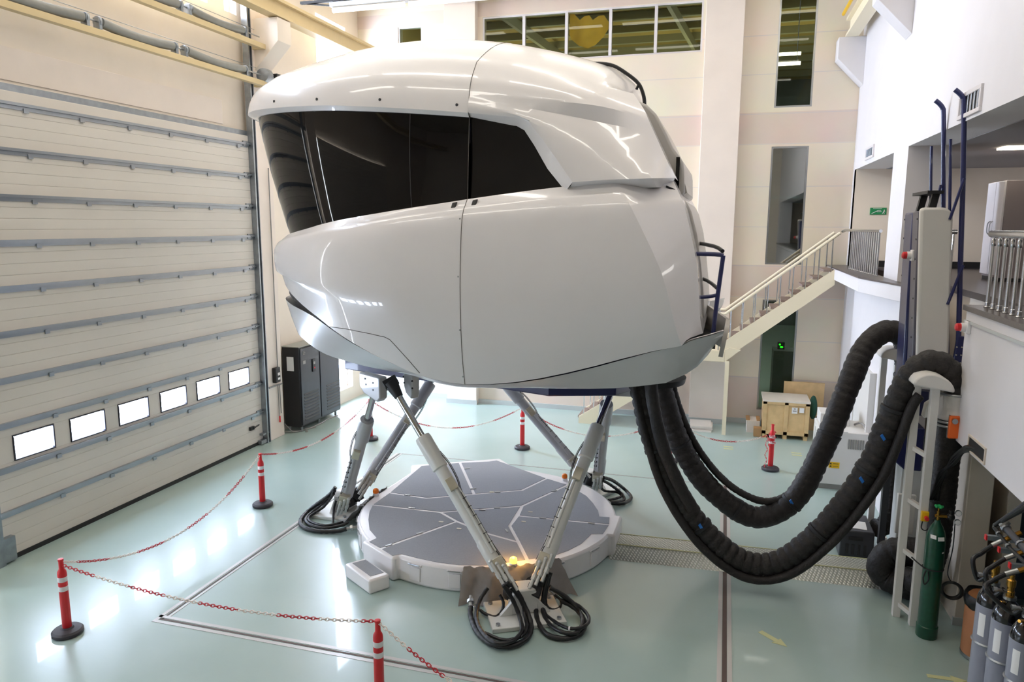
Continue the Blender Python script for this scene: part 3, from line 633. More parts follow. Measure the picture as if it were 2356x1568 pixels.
LV['shoulder'] = [[-6.726,10.5,6.879],[-6.718,10.341,6.879],[-6.695,10.183,6.879],[-6.652,10.03,6.879],[-6.589,9.884,6.879],[-6.508,9.747,6.879],[-6.41,9.621,6.879],[-6.3,9.506,6.876],[-6.18,9.402,6.871],[-6.051,9.309,6.866],[-5.915,9.225,6.86],[-5.775,9.15,6.857],[-5.63,9.084,6.856],[-5.482,9.025,6.858],[-5.331,8.974,6.86],[-5.178,8.929,6.862],[-5.024,8.89,6.864],[-4.868,8.857,6.865],[-4.711,8.828,6.866],[-4.554,8.805,6.862],[-4.395,8.787,6.855],[-4.237,8.772,6.849],[-4.078,8.762,6.841],[-3.919,8.755,6.832],[-3.759,8.751,6.822],[-3.6,8.75,6.811],[-3.4,8.75,6.794],[-3.2,8.75,6.773],[-3.0,8.75,6.751],[-2.869,8.75,6.729],[-2.738,8.75,6.707],[-2.606,8.75,6.683],[-2.475,8.75,6.657],[-2.344,8.75,6.631],[-2.212,8.75,6.603],[-2.081,8.75,6.573],[-1.95,8.75,6.543],[-1.79,8.83,6.512],[-1.63,8.91,6.482],[-1.47,8.99,6.449],[-1.31,9.07,6.411],[-1.15,9.15,6.37]]
LV['ridge'] = [[-7.1,10.5,6.863],[-7.092,10.5,6.866],[-7.066,10.5,6.873],[-7.018,10.5,6.886],[-6.948,10.5,6.904],[-6.858,10.5,6.928],[-6.749,10.5,6.956],[-6.627,10.5,6.988],[-6.493,10.5,7.023],[-6.35,10.5,7.06],[-6.199,10.5,7.099],[-6.043,10.5,7.139],[-5.882,10.5,7.179],[-5.717,10.5,7.216],[-5.549,10.5,7.25],[-5.379,10.5,7.284],[-5.208,10.5,7.315],[-5.034,10.5,7.34],[-4.86,10.5,7.361],[-4.685,10.5,7.38],[-4.509,10.5,7.393],[-4.332,10.5,7.401],[-4.156,10.5,7.405],[-3.979,10.5,7.404],[-3.802,10.5,7.397],[-3.624,10.5,7.385],[-3.402,10.5,7.362],[-3.18,10.5,7.33],[-2.957,10.5,7.295],[-2.811,10.5,7.264],[-2.665,10.5,7.233],[-2.519,10.5,7.198],[-2.373,10.5,7.162],[-2.227,10.5,7.124],[-2.082,10.5,7.081],[-1.936,10.5,7.038],[-1.79,10.5,6.993],[-1.612,10.5,6.936],[-1.434,10.5,6.844],[-1.256,10.5,6.673],[-1.078,10.5,6.331],[-0.9,10.5,5.802]]
LV['pil'] = [[-3.001,8.43,6.114],[-2.396,8.43,6.038],[-2.262,8.42,5.984],[-2.124,8.39,5.83],[-1.901,8.33,5.552],[-1.7,8.28,5.285],[-1.29,8.28,5.309],[-0.814,8.3,5.318],[-0.593,8.7,5.344]]
YC = 10.5
for k in LV: LV[k] = [Vector(p) for p in LV[k]]
mir = lambda p: Vector((p[0], 2 * YC - p[1], p[2]))


def mrow(r):  # whole row: far stern .. nose .. near stern
    return [mir(p) for p in reversed(r)] + list(r[1:] if abs(r[0][1] - YC) < .02 else r)


def lerp(a, b, t): return [p + (q - p) * t for p, q in zip(a, b)]


def spl(rows, k):
    """smooth loft: catmull-rom across the given rows"""
    out = []
    for i in range(len(rows) - 1):
        A, B, C_, E = rows[max(i - 1, 0)], rows[i], rows[i + 1], rows[min(i + 2, len(rows) - 1)]
        for j in range(k):
            t = j / k
            out.append([.5 * ((2 * b) + (c - a) * t + (2 * a - 5 * b + 4 * c - d) * t * t + (3 * b - a - 3 * c + d) * t ** 3) for a, b, c, d in zip(A, B, C_, E)])
    return out + [rows[-1]]


IS = 28  # column index of the vertical seam between the front and rear shells
cab = thing('flight_simulator_cabin', 'large white flight simulator cabin with black wraparound visor raised on six legs', 'flight simulator', (-3.4, YC, 2.6))


def both(rows, name, mat_, i0, i1, parent=cab, ang=30, extra=None, label=None, solid=0):
    """near and mirrored far surface of columns i0..i1 as one part (joined over the nose when i0 = 0)"""
    m = MB()
    if i0 == 0:
        m.grid([mrow(r[:i1 + 1]) for r in rows])
    else:
        m.grid([r[i0:i1 + 1] for r in rows]); m.grid([[mir(p) for p in r[i0:i1 + 1]] for r in rows], True)
    if extra: extra(m)
    return m.build(name, mat_, parent, angle=ang, merge=1e-4, label=label, solid=solid)


N_ = len(LV['sill'])
# ---- lower hull
inner = [p + Vector((0, .55, -.0)) if i > 25 else p * 1.0 for i, p in enumerate(LV['sill'])]
inner = [Vector((-3.4 + (p.x + 3.4) * .86, YC + (p.y - YC) * .84, p.z)) for p in LV['sill']]
hull = [inner, LV['sill'], lerp(LV['sill'], LV['crest'], .55)] + spl([lerp(LV['sill'], LV['crest'], .55), LV['crest'], LV['crest2'], LV['bulge'], LV['low2'], LV['low']], 3)[1:]
under = [Vector((-3.4 + (p.x + 3.4) * .93, YC + (p.y - YC) * .93, p.z - .015)) for p in LV['low']]
hull.append(under)


def stern(m):
    a = [r[N_ - 1] for r in hull[1:]]
    m.grid([a, [mir(p) for p in a]])


both(hull, 'lower_hull_front', SHELL, 0, IS)
both(hull, 'lower_hull_rear', SHELL, IS, N_ - 1, extra=stern)
# ---- belly shell
bt, bb = LV['bellytop'], LV['bellybot']
b1 = [Vector((p.x, p.y, p.z)) for p in lerp(bt, bb, .5)]
for i, p in enumerate(b1): p.z -= .03
b2 = [Vector((-3.4 + (p.x + 3.4) * .9, YC + (p.y - YC) * .86, p.z - .03)) for p in bb]
belly = [bt] + spl([bt, b1, bb], 3)[1:] + [b2]


def bbot(m):
    m.grid([b2, [Vector((p.x, YC, p.z)) for p in b2]]); m.grid([[mir(p) for p in b2], [Vector((p.x, YC, p.z)) for p in b2]], True)


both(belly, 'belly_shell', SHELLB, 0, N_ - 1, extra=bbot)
# nose slot (dark gap under the chin)
m = MB(); s_ = lerp(LV['low'], bt, .35)[:12]
m.grid([mrow([p + Vector((.05, .02, .05)) for p in s_]), mrow([p + Vector((.05, .02, -.06)) for p in s_])]); m.build('chin_slot', BLACKM, cab)
# ---- stern step tray with rail
m = MB()
tr = [(.03, 8.62, 3.63), (.05, 9.4, 3.66), (-.2, 10.4, 3.72), (-.35, 10.4, 3.72), (-.35, 8.5, 3.60)]
lo = [(-.02, 8.7, 3.3), (0, 9.4, 3.3), (-.25, 10.3, 3.3), (-.35, 10.4, 3.3), (-.35, 8.6, 3.3)]
for i in range(3): m.quad(tr[i], tr[i + 1], lo[i + 1], lo[i])
o_ = m.build('stern_step', SHELLG, cab, solid=.05)
MB().box((-.5, 8.75, 3.38), (-.06, 10.3, 3.42)).build('stern_deck', BLACKM, cab)
bl = LV['bellytop'][36:]
MB().grid([[p + Vector((0, -.0, .012)) for p in bl], [p + Vector((-.01, .05, .012)) for p in bl], [p + Vector((-.01, .05, -.06)) for p in bl]]).build('stern_rim', SHELL, cab)
rail = thing  # alias kept short
m = MB(); c0 = Vector((-.02, 8.95, 4.46))
m.tube([(-.1, 8.85, 3.45), (-.06, 8.9, 4.0), c0], .026, 10); m.tube(crom([c0, (-.12, 8.95, 4.475), (-.6, 8.97, 4.475)], 3), .026, 10); m.tube(crom([(-.06, 8.92, 4.0), (-.2, 8.93, 3.97), (-.6, 8.95, 3.93)], 3), .022, 10)
m.build('stern_rail', NAVY, cab, label='navy tubular guard rail on the stern step')
m = MB(); m.tube(crom([(-.03, 9.0, 4.51), (-.14, 9.3, 4.56), (-.5, 10.2, 4.6)], 3), .024, 10); m.tube(crom([(-.07, 9.0, 4.07), (-.2, 9.4, 4.13), (-.5, 10.0, 4.2)], 3), .022, 10)
m.build('stern_rail', BLACKP, cab, label='black padded rail on the stern step')
# ---- visor
vz = spl([[p + Vector((0, 0, -.02)) for p in LV['sill']], lerp(LV['sill'], LV['vtop'], .5), [p + Vector((0, 0, .02)) for p in LV['vtop']]], 3)
for i, r in enumerate(vz):
    t = i / (len(vz) - 1); bul = .035 * math.sin(PI * t) - .055 * (1 - t)
    vz[i] = [Vector((p.x, p.y, p.z)) + (Vector((p.x + 3.6, p.y - YC, 0)).normalized() * (bul - .03)) for p in r]
IV = 25


def cut(a, b, i):
    return [r[a:b + 1] for r in vz]


rows = vz
m = MB(); m.grid([mrow(r[:IV]) for r in rows]); m.build('visor_front', VISOR, cab, merge=1e-4, angle=40)
MB().grid([r[IV - 1:IS + 1] for r in rows]).build('visor_side', VISOR, cab, angle=40); MB().grid([[mir(p) for p in r[IV - 1:IS + 1]] for r in rows], True).build('visor_side', VISOR, cab, angle=40)
for nm, x in (('visor_seam', vz[0][IV - 1]), ):
    c = [r[IV - 1] + Vector((0, -.004, 0)) for r in rows]; MB().tube(c, .006, 6).build(nm, BLACKM, cab); MB().tube([mir(p) for p in c], .006, 6).build(nm, BLACKM, cab)
wq = [(-3.0, 8.5, 5.06), (-1.78, 8.46, 5.14), (-2.33, 8.51, 5.93), (-2.42, 8.515, 5.97), (-3.0, 8.52, 6.09)]
MB().prism(wq, (0, .02, 0)).build('rear_side_window', VISOR, cab); MB().prism([mir(p) for p in wq], (0, -.02, 0)).build('rear_side_window', VISOR, cab)
for k_ in ('mid1', 'mid2', 'shoulder'):
    r = LV[k_]
    for _ in range(10):
        q = [p.copy() for p in r]
        for i in range(29, N_ - 1): q[i] = r[i] * .5 + (r[i - 1] + r[i + 1]) * .25
        for i in range(29, N_ - 1): r[i] = q[i]
# ---- upper shell front
gr = []
S_, R_ = LV['shoulder'], LV['ridge']
for j in range(1, 12):
    w = 1 - j / 11
    gr.append([Vector((r.x + (s.x - r.x) * w ** 2, YC + (s.y - YC) * w, r.z + (s.z - r.z) * w ** 2)) for s, r in zip(S_, R_)])
side = spl([LV['lip'], LV['mid1'], LV['mid2'], LV['shoulder']], 3)
vin = [p + Vector((p.x + 3.6, p.y - YC, 0)).normalized() * -.05 for p in LV['vtop']]
upf = [vin, LV['vtop']] + side + gr
both(upf, 'upper_shell_front', SHELL, 0, IS, ang=28)
# ---- upper shell rear: bottom edge follows the window cut-out and the tail
pil = LV['pil']; K = N_ - 1 - IS
want = [0, .5, 1, 1.5, 2, 3, 4, 5, 5.5, 6, 6.5, 7, 7.5, 8]
edge = [pil[int(t)] + (pil[min(int(t) + 1, 8)] - pil[int(t)]) * (t - int(t)) for t in want]
m1 = LV['mid1'][IS:]
xs = [p.x for p in edge]


def at_x(row, f):
    q = f * (len(row) - 1); i = min(int(q), len(row) - 2); return row[i] + (row[i + 1] - row[i]) * (q - i)


mid = [lerp(edge, m1, t) for t in (.12, .33, .55, .78)]
for r, it in zip(mid, (1, 6, 14, 30)):
    for _ in range(it):
        c2 = [p.copy() for p in r]
        for i in range(1, len(r) - 1): c2[i] = r[i] * .5 + (r[i - 1] + r[i + 1]) * .25
        for i in range(1, len(r) - 1): r[i] = c2[i]
for r, bu in zip(mid, (.012, .02, .02, .01)):
    for p in r: p.y -= bu
uside = spl([LV['mid1'], LV['mid2'], LV['shoulder']], 3)
rr = [edge] + mid + [r[IS:] for r in uside] + [r[IS:] for r in gr]


def upcap(m):
    a = [r[-1] for r in rr]; m.grid([a, [mir(p) for p in a]])


m = MB(); m.grid(rr); m.grid([[mir(p) for p in r] for r in rr], True); upcap(m)
m.build('upper_shell_rear', SHELL, cab, angle=28, merge=1e-4)
# bevel around the rear side window and the soffit under the tail
ie = [Vector(p) for p in ((-3.0, 8.52, 6.075), (-2.43, 8.52, 5.95), (-2.33, 8.51, 5.9), (-2.2, 8.48, 5.72), (-2.03, 8.44, 5.45), (-1.80, 8.38, 5.19))]
oe = [pil[i] for i in range(6)]
te = [pil[i] for i in range(5, 9)]; ti = [p + Vector((.04 if i < 3 else -.05, .2, -.09)) for i, p in enumerate(te)]
ti[0] = Vector((-1.78, 8.44, 5.2))
for f_ in (lambda p: p, mir):
    m = MB(); m.grid([[f_(p) for p in oe], [f_(p) for p in ie]]); m.grid([[f_(p) for p in te], [f_(p) for p in ti]])
    m.build('window_bevel', SHELL, cab, angle=25)
MB().box((-1.72, 8.6, 5.1), (-.98, 12.4, 5.36)).build('tail_gap', BLACKM, cab)
# seams
def seamline(rows, x, nm):
    c = [r + Vector((0, -.001, 0)) for r in rows]
    for cc in (c, [mir(p) for p in c]): MB().tube(cc, .0045, 6).build(nm, SEAM, cab)


seamline([r[IS] for r in hull[1:-1]], 0, 'hull_seam')
seamline([r[IS] for r in upf[1:]], 0, 'upper_seam')
seamline([r[IS] for r in vz], 0, 'visor_seam')


def at(px, py, axis, val):
    d = fw + RT * ((px - W / 2) / FPX) - UP * ((py - HH / 2) / FPX); t = (val - CAM[axis]) / d[axis]; return CAM + d * t


# access hatch outline on the hull, latches, screws, sensors
def on_hull(px, py):
    d = (fw + RT * ((px - W / 2) / FPX) - UP * ((py - HH / 2) / FPX)); best = None
    from mathutils.geometry import intersect_ray_tri as irt
    for rows in (hull[1:-1], upf[1:], belly[:4]):
        for a, b in zip(rows[:-1], rows[1:]):
            for k in range(len(a) - 1):
                for t in ((a[k], a[k + 1], b[k + 1]), (a[k], b[k + 1], b[k])):
                    h = irt(t[0], t[1], t[2], d, CAM, True)
                    if h and (best is None or (h - CAM).length < (best - CAM).length): best = h
    return best or CAM + d * 9


hx = [(758, 751), (800, 757), (850, 767), (885, 775), (897, 781), (910, 795), (940, 828), (972, 865)]
hx = [(a[0] + (b[0] - a[0]) * i / 5, a[1] + (b[1] - a[1]) * i / 5) for a, b in zip(hx[:-1], hx[1:]) for i in range(5)]
hp = [on_hull(*p) for p in hx]
MB().tube(hp, .005, 6).build('hatch_seam', SEAM, cab)
for p in ((1044, 474), (1091, 468)):
    q = on_hull(*p); MB().obox(q + Vector((0, 0, 0)), (.032, 0, .006), (0, .012, 0), (.008, .02, .046)).build('latch_recess', BLACKP, cab, bevel=.008)
for p in ((1058, 503), (1054, 636), (1058, 759), (1065, 866)):
    q = on_hull(*p); MB().ball(q, .011, (1, .5, 1), 8, 5).build('screw', STEEL, cab)
for p in ((631, 233), (729, 228), (874, 229), (1051, 241)):
    q = on_hull(*p); MB().cyl(q + Vector((.01, .02, 0)), q + Vector((-.004, -.008, 0)), .017, n=10).build('sensor_hole', BLACKM, cab)
q = on_hull(1543, 433); MB().obox(q, (.05, .03, -.02), (0, .01, 0), (0, 0, .012)).build('vent_slot', BLACKM, cab)
# rear fairings around the entrance door
fp = [at(*p, 1, 9.3) for p in ((1470, 232), (1488, 240), (1510, 262), (1530, 300), (1549, 340), (1564, 360), (1572, 373), (1574, 390), (1574, 446))]
m = MB().prism([tuple(p) for p in fp] + [(-1.3, 9.3, 5.0), (-1.3, 9.3, 6.3)], (0, 2.4, 0)); m.build('entrance_fairing', SHELLG, cab, bevel=.03, angle=45)
c_ = at(1559, 398, 1, 9.28); MB().obox(c_, (.022, 0, 0), (0, .02, 0), (0, 0, .19)).build('fairing_window', VISOR, cab)
dp = [at(*p, 1, 9.2) for p in ((1572, 458), (1582, 468), (1591, 486), (1604, 540), (1613, 610), (1619, 680), (1622, 730))]
m = MB().prism([tuple(p) for p in dp] + [(-.8, 9.2, 3.6), (-.9, 9.2, 5.1)], (0, 2.6, 0)); m.build('entrance_door', SHELLG, cab, bevel=.02, angle=45)
cp = [at(*p, 1, 9.5) for p in ((1573, 408), (1581, 443), (1572, 448), (1560, 420))]
MB().prism([tuple(p) for p in cp], (0, 1.5, 0)).build('door_canopy', SHELLG, cab)
# roof hand rail
rp_ = crom([Vector((-1.9, 9.9, 6.9))] + [at(*p, 1, 9.9) for p in ((1379, 146), (1411, 151), (1443, 170), (1469, 192), (1480, 217), (1483, 236))] + [Vector((-1.1, 9.9, 6.3))], 4)
MB().tube(rp_, .024, 10).cyl(at(1469, 195, 1, 9.9), at(1464, 206, 1, 9.9), .018, n=8).build('roof_rail', BLACKP, cab)
# navy base frame and joint brackets
fr = [(-5.75, 10.22), (-4.35, 9.8), (-2.95, 9.6), (-2.2, 9.36), (-1.34, 9.66), (-1.05, 10.3), (-1.05, 10.9), (-3.9, 12.45), (-4.8, 12.4), (-5.75, 11.2)]
MB().prism([(x, y, 2.52) for x, y in fr], (0, 0, .45)).build('base_frame', NAVYD, cab, bevel=.015)
# ---------------------------------------------------------------- six hydraulic legs
LOW = {'A1': (-5.75, 10.05, .3), 'A2': (-5.75, 10.5, .3), 'B1': (-2.343, 8.117, .32), 'B2': (-2.084, 8.195, .32), 'C1': (-2.25, 12.55, .3), 'C2': (-1.98, 12.35, .3)}
TOP = {'A1': (-4.6, 9.1, 2.66), 'A2': (-4.55, 12.2, 2.75), 'B1': (-4.31, 8.85, 2.72), 'B2': (-1.38, 10.4, 2.75), 'C1': (-4.4, 12.3, 2.75), 'C2': (-1.55, 10.6, 2.75)}
LAB = {'A1': 'steep grey hydraulic actuator at the far left under the grey nose bracket', 'A2': 'grey hydraulic actuator rising right from the left floor bracket, behind a chrome rod',
       'B1': 'pale hydraulic actuator slanting from the front floor bracket up to the left', 'B2': 'pale hydraulic actuator slanting from the front floor bracket up to the right',
       'C1': 'grey hydraulic actuator slanting left from the rear right floor bracket', 'C2': 'steep grey hydraulic actuator at the rear right, half behind a pale one'}
for k in LOW:
    a, b = Vector(LOW[k]), Vector(TOP[k]); d = b - a; L = d.length; d.normalize()
    front = k[0] == 'B'; mt = LEGW if front else LEGG
    t = thing('hydraulic_actuator', LAB[k], 'actuator leg', a, 'hydraulic actuators')
    side_ = d.cross(Vector((0, 1, 0))).normalized(); tow = (CAM - a).normalized(); tow = (tow - d * tow.dot(d)).normalized()
    sgn = 1 if k in ('B1', 'A2', 'C1') else -1
    sd = d.cross(tow).normalized() * sgn   # sideways, in view
    if sd.x * sgn < 0: pass
    P = lambda f, s=0., w=0.: a + d * L * f + sd * s + tow * w
    MB().cyl(P(.66), P(.97), .046, n=20).build('piston_rod', CHROME, t)
    MB().lathe(P(.095), [(.088, 0), (.1, .01), (.1, .06), (.1, L * .12), (.092, L * .125), (.088, L * .13), (.088, L * .46), (.108, L * .465), (.108, L * .605), (.1, L * .615), (.06, L * .617)], 24, d).build('cylinder', mt, t, angle=40)
    m = MB().cyl(P(.0), P(.1), .07, .075, n=14).obox(P(0.0), d * .07, sd * .09, tow * .06); m.build('lower_yoke', BLACKM, t, bevel=.012)
    m = MB().cyl(P(.91), P(.985), .06, .1, n=12).obox(P(.985), d * .06, sd * .1, tow * .06); m.build('upper_yoke', BLACKM, t, bevel=.012)
    v = MB().obox(P(.475, .02, .105), d * .085, sd * .055, tow * .03); v.build('valve_block', ZINC, t, bevel=.006)
    vb = MB().obox(P(.105, .02, .12), d * .1, sd * .085, tow * .045).build('manifold_block', ZINC, t, bevel=.006)
    m = MB()
    for q in range(3): m.cyl(P(.13 - .02 * q, -.05 + .055 * q, .17), P(.03 - .02 * q, -.05 + .055 * q, .19), .022, n=10).cyl(P(.085 - .02 * q, -.05 + .055 * q, .178), P(.065 - .02 * q, -.05 + .055 * q, .182), .031, n=6).ball(P(.135 - .02 * q, -.05 + .055 * q, .165), .028, None, 8, 6)
    m.build('hose_fittings', FITT, vb)
    pth = [P(.16, .03, .1), P(.3, .035, .096), P(.42, .035, .096), P(.455, .03, .1)]
    MB().tube(pth, .02, 8).tube([p + sd * .045 for p in pth], .013, 6).build('oil_pipe', mt, t)
    m = MB(); cb = crom([P(.62, .09, .03), P(.56, .12, .05), P(.48, .11, .1), P(.42, .07, .1), P(.3, .075, .1), P(.18, .075, .1), P(.1, .1, .12)], 4)
    m.tube(cb, .007, 5); m.tube([p + sd * .015 for p in cb], .005, 5); m.build('sensor_cable', BLACKP, t)
    m = MB()
    for q in range(6): m.obox(P(.2 + .04 * q, .06, .098), d * .004, sd * .04, tow * .012)
    m.build('cable_ties', BLACKP, t)
    MB().ball(P(.626, .05, .05), .028, None, 10, 6).build('red_end_plug', RED, t)
    MB().cyl(P(.612), P(.625), .1, .075, n=20).build('gland_ring', STEEL, t)
# upper brackets
for (x, y, z, w, nm) in ((-4.7, 9.02, 2.63, 0, 'joint_bracket'), (-4.08, 8.95, 2.71, 0, 'joint_bracket')):
    d = Vector((.86, -.5, 0)); m = MB(); e = Vector((.5, .86, 0)); c = Vector((x, y, z)); H = .26 if x < -4.5 else .1
    pl = [c - d * H + Vector((0, 0, .1)), c - d * H - Vector((0, 0, .1)), c - d * H * .6 - Vector((0, 0, .19)), c + d * H * .7 - Vector((0, 0, .26)), c + d * H - Vector((0, 0, .2)), c + d * H + Vector((0, 0, .1))]
    m.prism(pl, e * .13); o = m.build('joint_bracket', LEGG, cab, bevel=.02)
    m = MB()
    for s, h in ((-.08, -.05), (.1, -.1), (-.1, .03), (.1, .0)): m.cyl(c + d * s + Vector((0, 0, h)) - e * .006, c + d * s + Vector((0, 0, h)) + e * .01, .013, n=8)
    m.build('bolts', BLACKM, o)
for (x, y) in ((-1.35, 10.35), (-4.4, 12.25)):
    MB().box((x - .25, y - .2, 2.4), (x + .25, y + .2, 2.56)).build('joint_bracket', LEGG, cab, bevel=.02)
# ---------------------------------------------------------------- floor brackets with their hoses
PC = Vector((-3.42, 10.45, 0))


def wavy(pts, r, name, label, group, k=8, n=8, mat_=RUBBER, spiral=True):
    c = crom(pts, k); m = MB()
    # spiral wrap: slight periodic swelling along the hose
    fine = []; L = 0
    for a, b in zip(c[:-1], c[1:]):
        s = max(1, int((b - a).length / .02))
        for j in range(s): fine.append(a + (b - a) * j / s)
    fine.append(c[-1])
    rr_ = [r * (1 + (.07 if (i % 4) < 2 else -.03)) if spiral else r for i in range(len(fine))]
    m.tube(fine, rr_, n)
    return tag(m.build(name, mat_, angle=60), label, 'hose', group)


for ang, nm, lb in ((-62, 'B', 'off-white cast floor bracket at the front between the two hose loops'), (178.5, 'A', 'off-white cast floor bracket at the left end of the round platform'), (62, 'C', 'off-white cast floor bracket behind the platform at the right')):
    w = math.radians(ang); rd_ = Vector((math.cos(w), math.sin(w), 0)); tg = Vector((-rd_.y, rd_.x, 0)); c = PC + rd_ * 2.62; Z = Vector((0, 0, 1))
    t = thing('floor_bracket', lb, 'bracket', c, 'floor brackets of the legs')
    MB().obox(c + rd_ * .0 + Z * .03, rd_ * .33, tg * .46, Z * .03).build('base_plate', LEGW, t, bevel=.01)
    m = MB()
    for s in (-1, 1):
        for q in (-1, 1): m.cyl(c + rd_ * .26 * q + tg * .38 * s + Z * .06, c + rd_ * .26 * q + tg * .38 * s + Z * .085, .03, n=6)
    m.build('anchor_bolts', STEEL, t)
    m = MB(); hw = .17; c = c - rd_ * .03
    pr = [c - rd_ * .14 + tg * s + Z * h for s, h in ((-hw, .06), (hw, .06), (hw, .3), (hw * .7, .38), (-hw * .7, .38), (-hw, .3))]
    m.prism([p - rd_ * .02 for p in pr], rd_ * .26); m.build('pedestal', LEGW, t, bevel=.02)
    m = MB()
    for s in (-1, 1): m.prism([c + tg * s * .16 + Z * .06 + rd_ * .1, c + tg * s * .32 + Z * .06 + rd_ * .1, c + tg * s * .16 + Z * .24 + rd_ * .1], -rd_ * .06)
    m.build('gusset', LEGW, t, bevel=.006)
    m = MB()
    for s in (-1, 1): m.cyl(c - rd_ * .22 + tg * .14 * s + Z * .16, c - rd_ * .12 + tg * .14 * s + Z * .36, .085, n=14)
    m.build('universal_joint', BLACKM, t)
# hose loops: pixel-free 3D control points around each bracket
def loop(pts, r, label, grp): return wavy(pts, r, 'hydraulic_hose', label, grp)
HB = 'hydraulic hoses looping on the floor'
FR = [
    ([(-2.369, 7.956, .5), (-2.245, 8.009, .35), (-2.118, 7.993, .15), (-2.023, 7.843, .05), (-2.009, 7.592, .04), (-2.144, 7.385, .04), (-2.375, 7.371, .04), (-2.627, 7.581, .04), (-2.8, 7.868, .05), (-2.838, 7.979, .1)], .032, 'thick outer black hose of the left front loop, ending in a steel coupling'),
    ([(-2.388, 7.894, .5), (-2.278, 7.931, .3), (-2.173, 7.875, .12), (-2.094, 7.67, .08), (-2.125, 7.406, .1), (-2.302, 7.307, .1), (-2.542, 7.522, .08), (-2.711, 7.824, .08), (-2.757, 8.094, .14), (-2.695, 8.22, .25)], .026, 'black hose of the left front loop rising back into the grey cloth cover'),
    ([(-2.349, 8.02, .5), (-2.19, 8.012, .3), (-2.144, 7.97, .13), (-2.064, 7.795, .07), (-2.078, 7.611, .05), (-2.251, 7.482, .04), (-2.518, 7.564, .04)], .022, 'inner black hose of the left front loop with a white mark near its lowest bend'),
    ([(-2.511, 8.149, .22), (-2.453, 8.11, .15), (-2.455, 8.06, .06), (-2.498, 7.927, .05), (-2.629, 7.951, .05), (-2.712, 7.993, .06)], .02, 'short black hose curl inside the left front loop'),
    ([(-1.956, 8.254, .5), (-2.026, 8.229, .3), (-2.046, 8.162, .1), (-1.944, 7.917, .05), (-1.783, 7.736, .04), (-1.581, 7.72, .04), (-1.428, 7.861, .04), (-1.425, 8.123, .05), (-1.583, 8.375, .06), (-1.789, 8.422, .12)], .03, 'thick outer black hose of the right front loop'),
    ([(-1.928, 8.322, .5), (-1.963, 8.248, .3), (-1.968, 8.185, .1), (-1.837, 7.961, .06), (-1.644, 7.767, .09), (-1.467, 7.791, .09), (-1.438, 8.047, .09), (-1.55, 8.347, .08), (-1.729, 8.399, .2), (-1.916, 8.354, .3)], .025, 'middle black hose of the right front loop'),
    ([(-1.908, 8.377, .5), (-1.951, 8.292, .25), (-1.943, 8.175, .08), (-1.776, 8.002, .07), (-1.549, 7.811, .12), (-1.387, 7.909, .12), (-1.378, 8.15, .1), (-1.528, 8.371, .1), (-1.737, 8.437, .15), (-1.95, 8.425, .3)], .021, 'thin topmost black hose of the right front loop with a white ring'),
    ([(-1.965, 8.328, .2), (-1.944, 8.317, .08), (-1.859, 8.289, .05), (-1.789, 8.376, .05), (-1.804, 8.494, .08), (-1.892, 8.529, .12)], .018, 'short black hose curl inside the right front loop'),
    ([(-6.023, 10.278, .5), (-6.143, 10.239, .35), (-6.486, 10.244, .08), (-6.434, 9.856, .05), (-6.244, 9.63, .04), (-5.953, 9.561, .04), (-5.647, 9.629, .05), (-5.503, 9.687, .08)], .033, 'outermost thick black hose of the loop left of the platform'),
    ([(-5.955, 10.131, .5), (-6.141, 10.272, .3), (-6.396, 10.232, .08), (-6.382, 9.928, .05), (-6.194, 9.728, .05), (-5.904, 9.674, .05), (-5.655, 9.782, .08), (-5.563, 9.855, .12)], .026, 'middle black hose of the loop left of the platform'),
    ([(-5.967, 10.122, .45), (-6.233, 10.238, .15), (-6.353, 9.987, .06), (-6.211, 9.807, .06), (-5.886, 9.712, .08), (-5.667, 9.873, .1)], .022, 'innermost black hose of the loop left of the platform'),
    ([(-5.981, 10.219, .3), (-6.025, 10.203, .15), (-5.9, 9.95, .04), (-5.859, 9.878, .03)], .02, 'short black hose hanging straight down to the left floor bracket'),
    ([(-1.84, 12.036, .5), (-1.716, 12.348, .35), (-1.549, 12.703, .08), (-1.396, 12.428, .05), (-1.452, 12.154, .05), (-1.625, 12.038, .05), (-1.856, 12.057, .08)], .03, 'outermost black hose of the loop behind the platform at right'),
    ([(-1.854, 12.04, .45), (-1.759, 12.391, .25), (-1.578, 12.522, .06), (-1.502, 12.244, .05), (-1.656, 11.986, .09), (-1.841, 11.973, .05)], .026, 'middle black hose of the loop behind the platform at right'),
    ([(-1.923, 12.199, .3), (-1.865, 12.344, .15), (-1.662, 12.565, .06), (-1.576, 12.395, .05), (-1.758, 12.167, .05)], .022, 'innermost black hose of the loop behind the platform at right')]
for i, (p, r, l) in enumerate(FR):
    o = wavy(p, r, 'hydraulic_hose', l, HB)
    if i in (0, 3, 7, 8):
        e = Vector(p[-1]); d = (Vector(p[-1]) - Vector(p[-2])).normalized()
        MB().cyl(e, e + d * .06, r * .9, n=8).cyl(e + d * .06, e + d * .1, r * 1.5, n=6).cyl(e + d * .1, e + d * .16, r * .8, n=8).build('steel_coupling', STEEL, o)
    if i in (2, 6): MB().cyl(Vector(p[4]) - Vector((.01, 0, 0)), Vector(p[4]) + Vector((.01, .0, 0)), r * 1.25, n=8).build('white_ring', WHITEP, o)
# ---------------------------------------------------------------- round platform
pl = thing('base_platform', 'low round white platform with grey gritty deck between the six legs', 'platform', PC)
A = lambda deg, r: (PC.x + r * math.cos(math.radians(deg)), PC.y + r * math.sin(math.radians(deg)))
out = []
for a in range(-170, 190, 5):
    r = 2.03
    if 96 <= a <= 144: continue
    out.append((a, r))
out = [A(*q) for q in out]
out = [q for q in out]
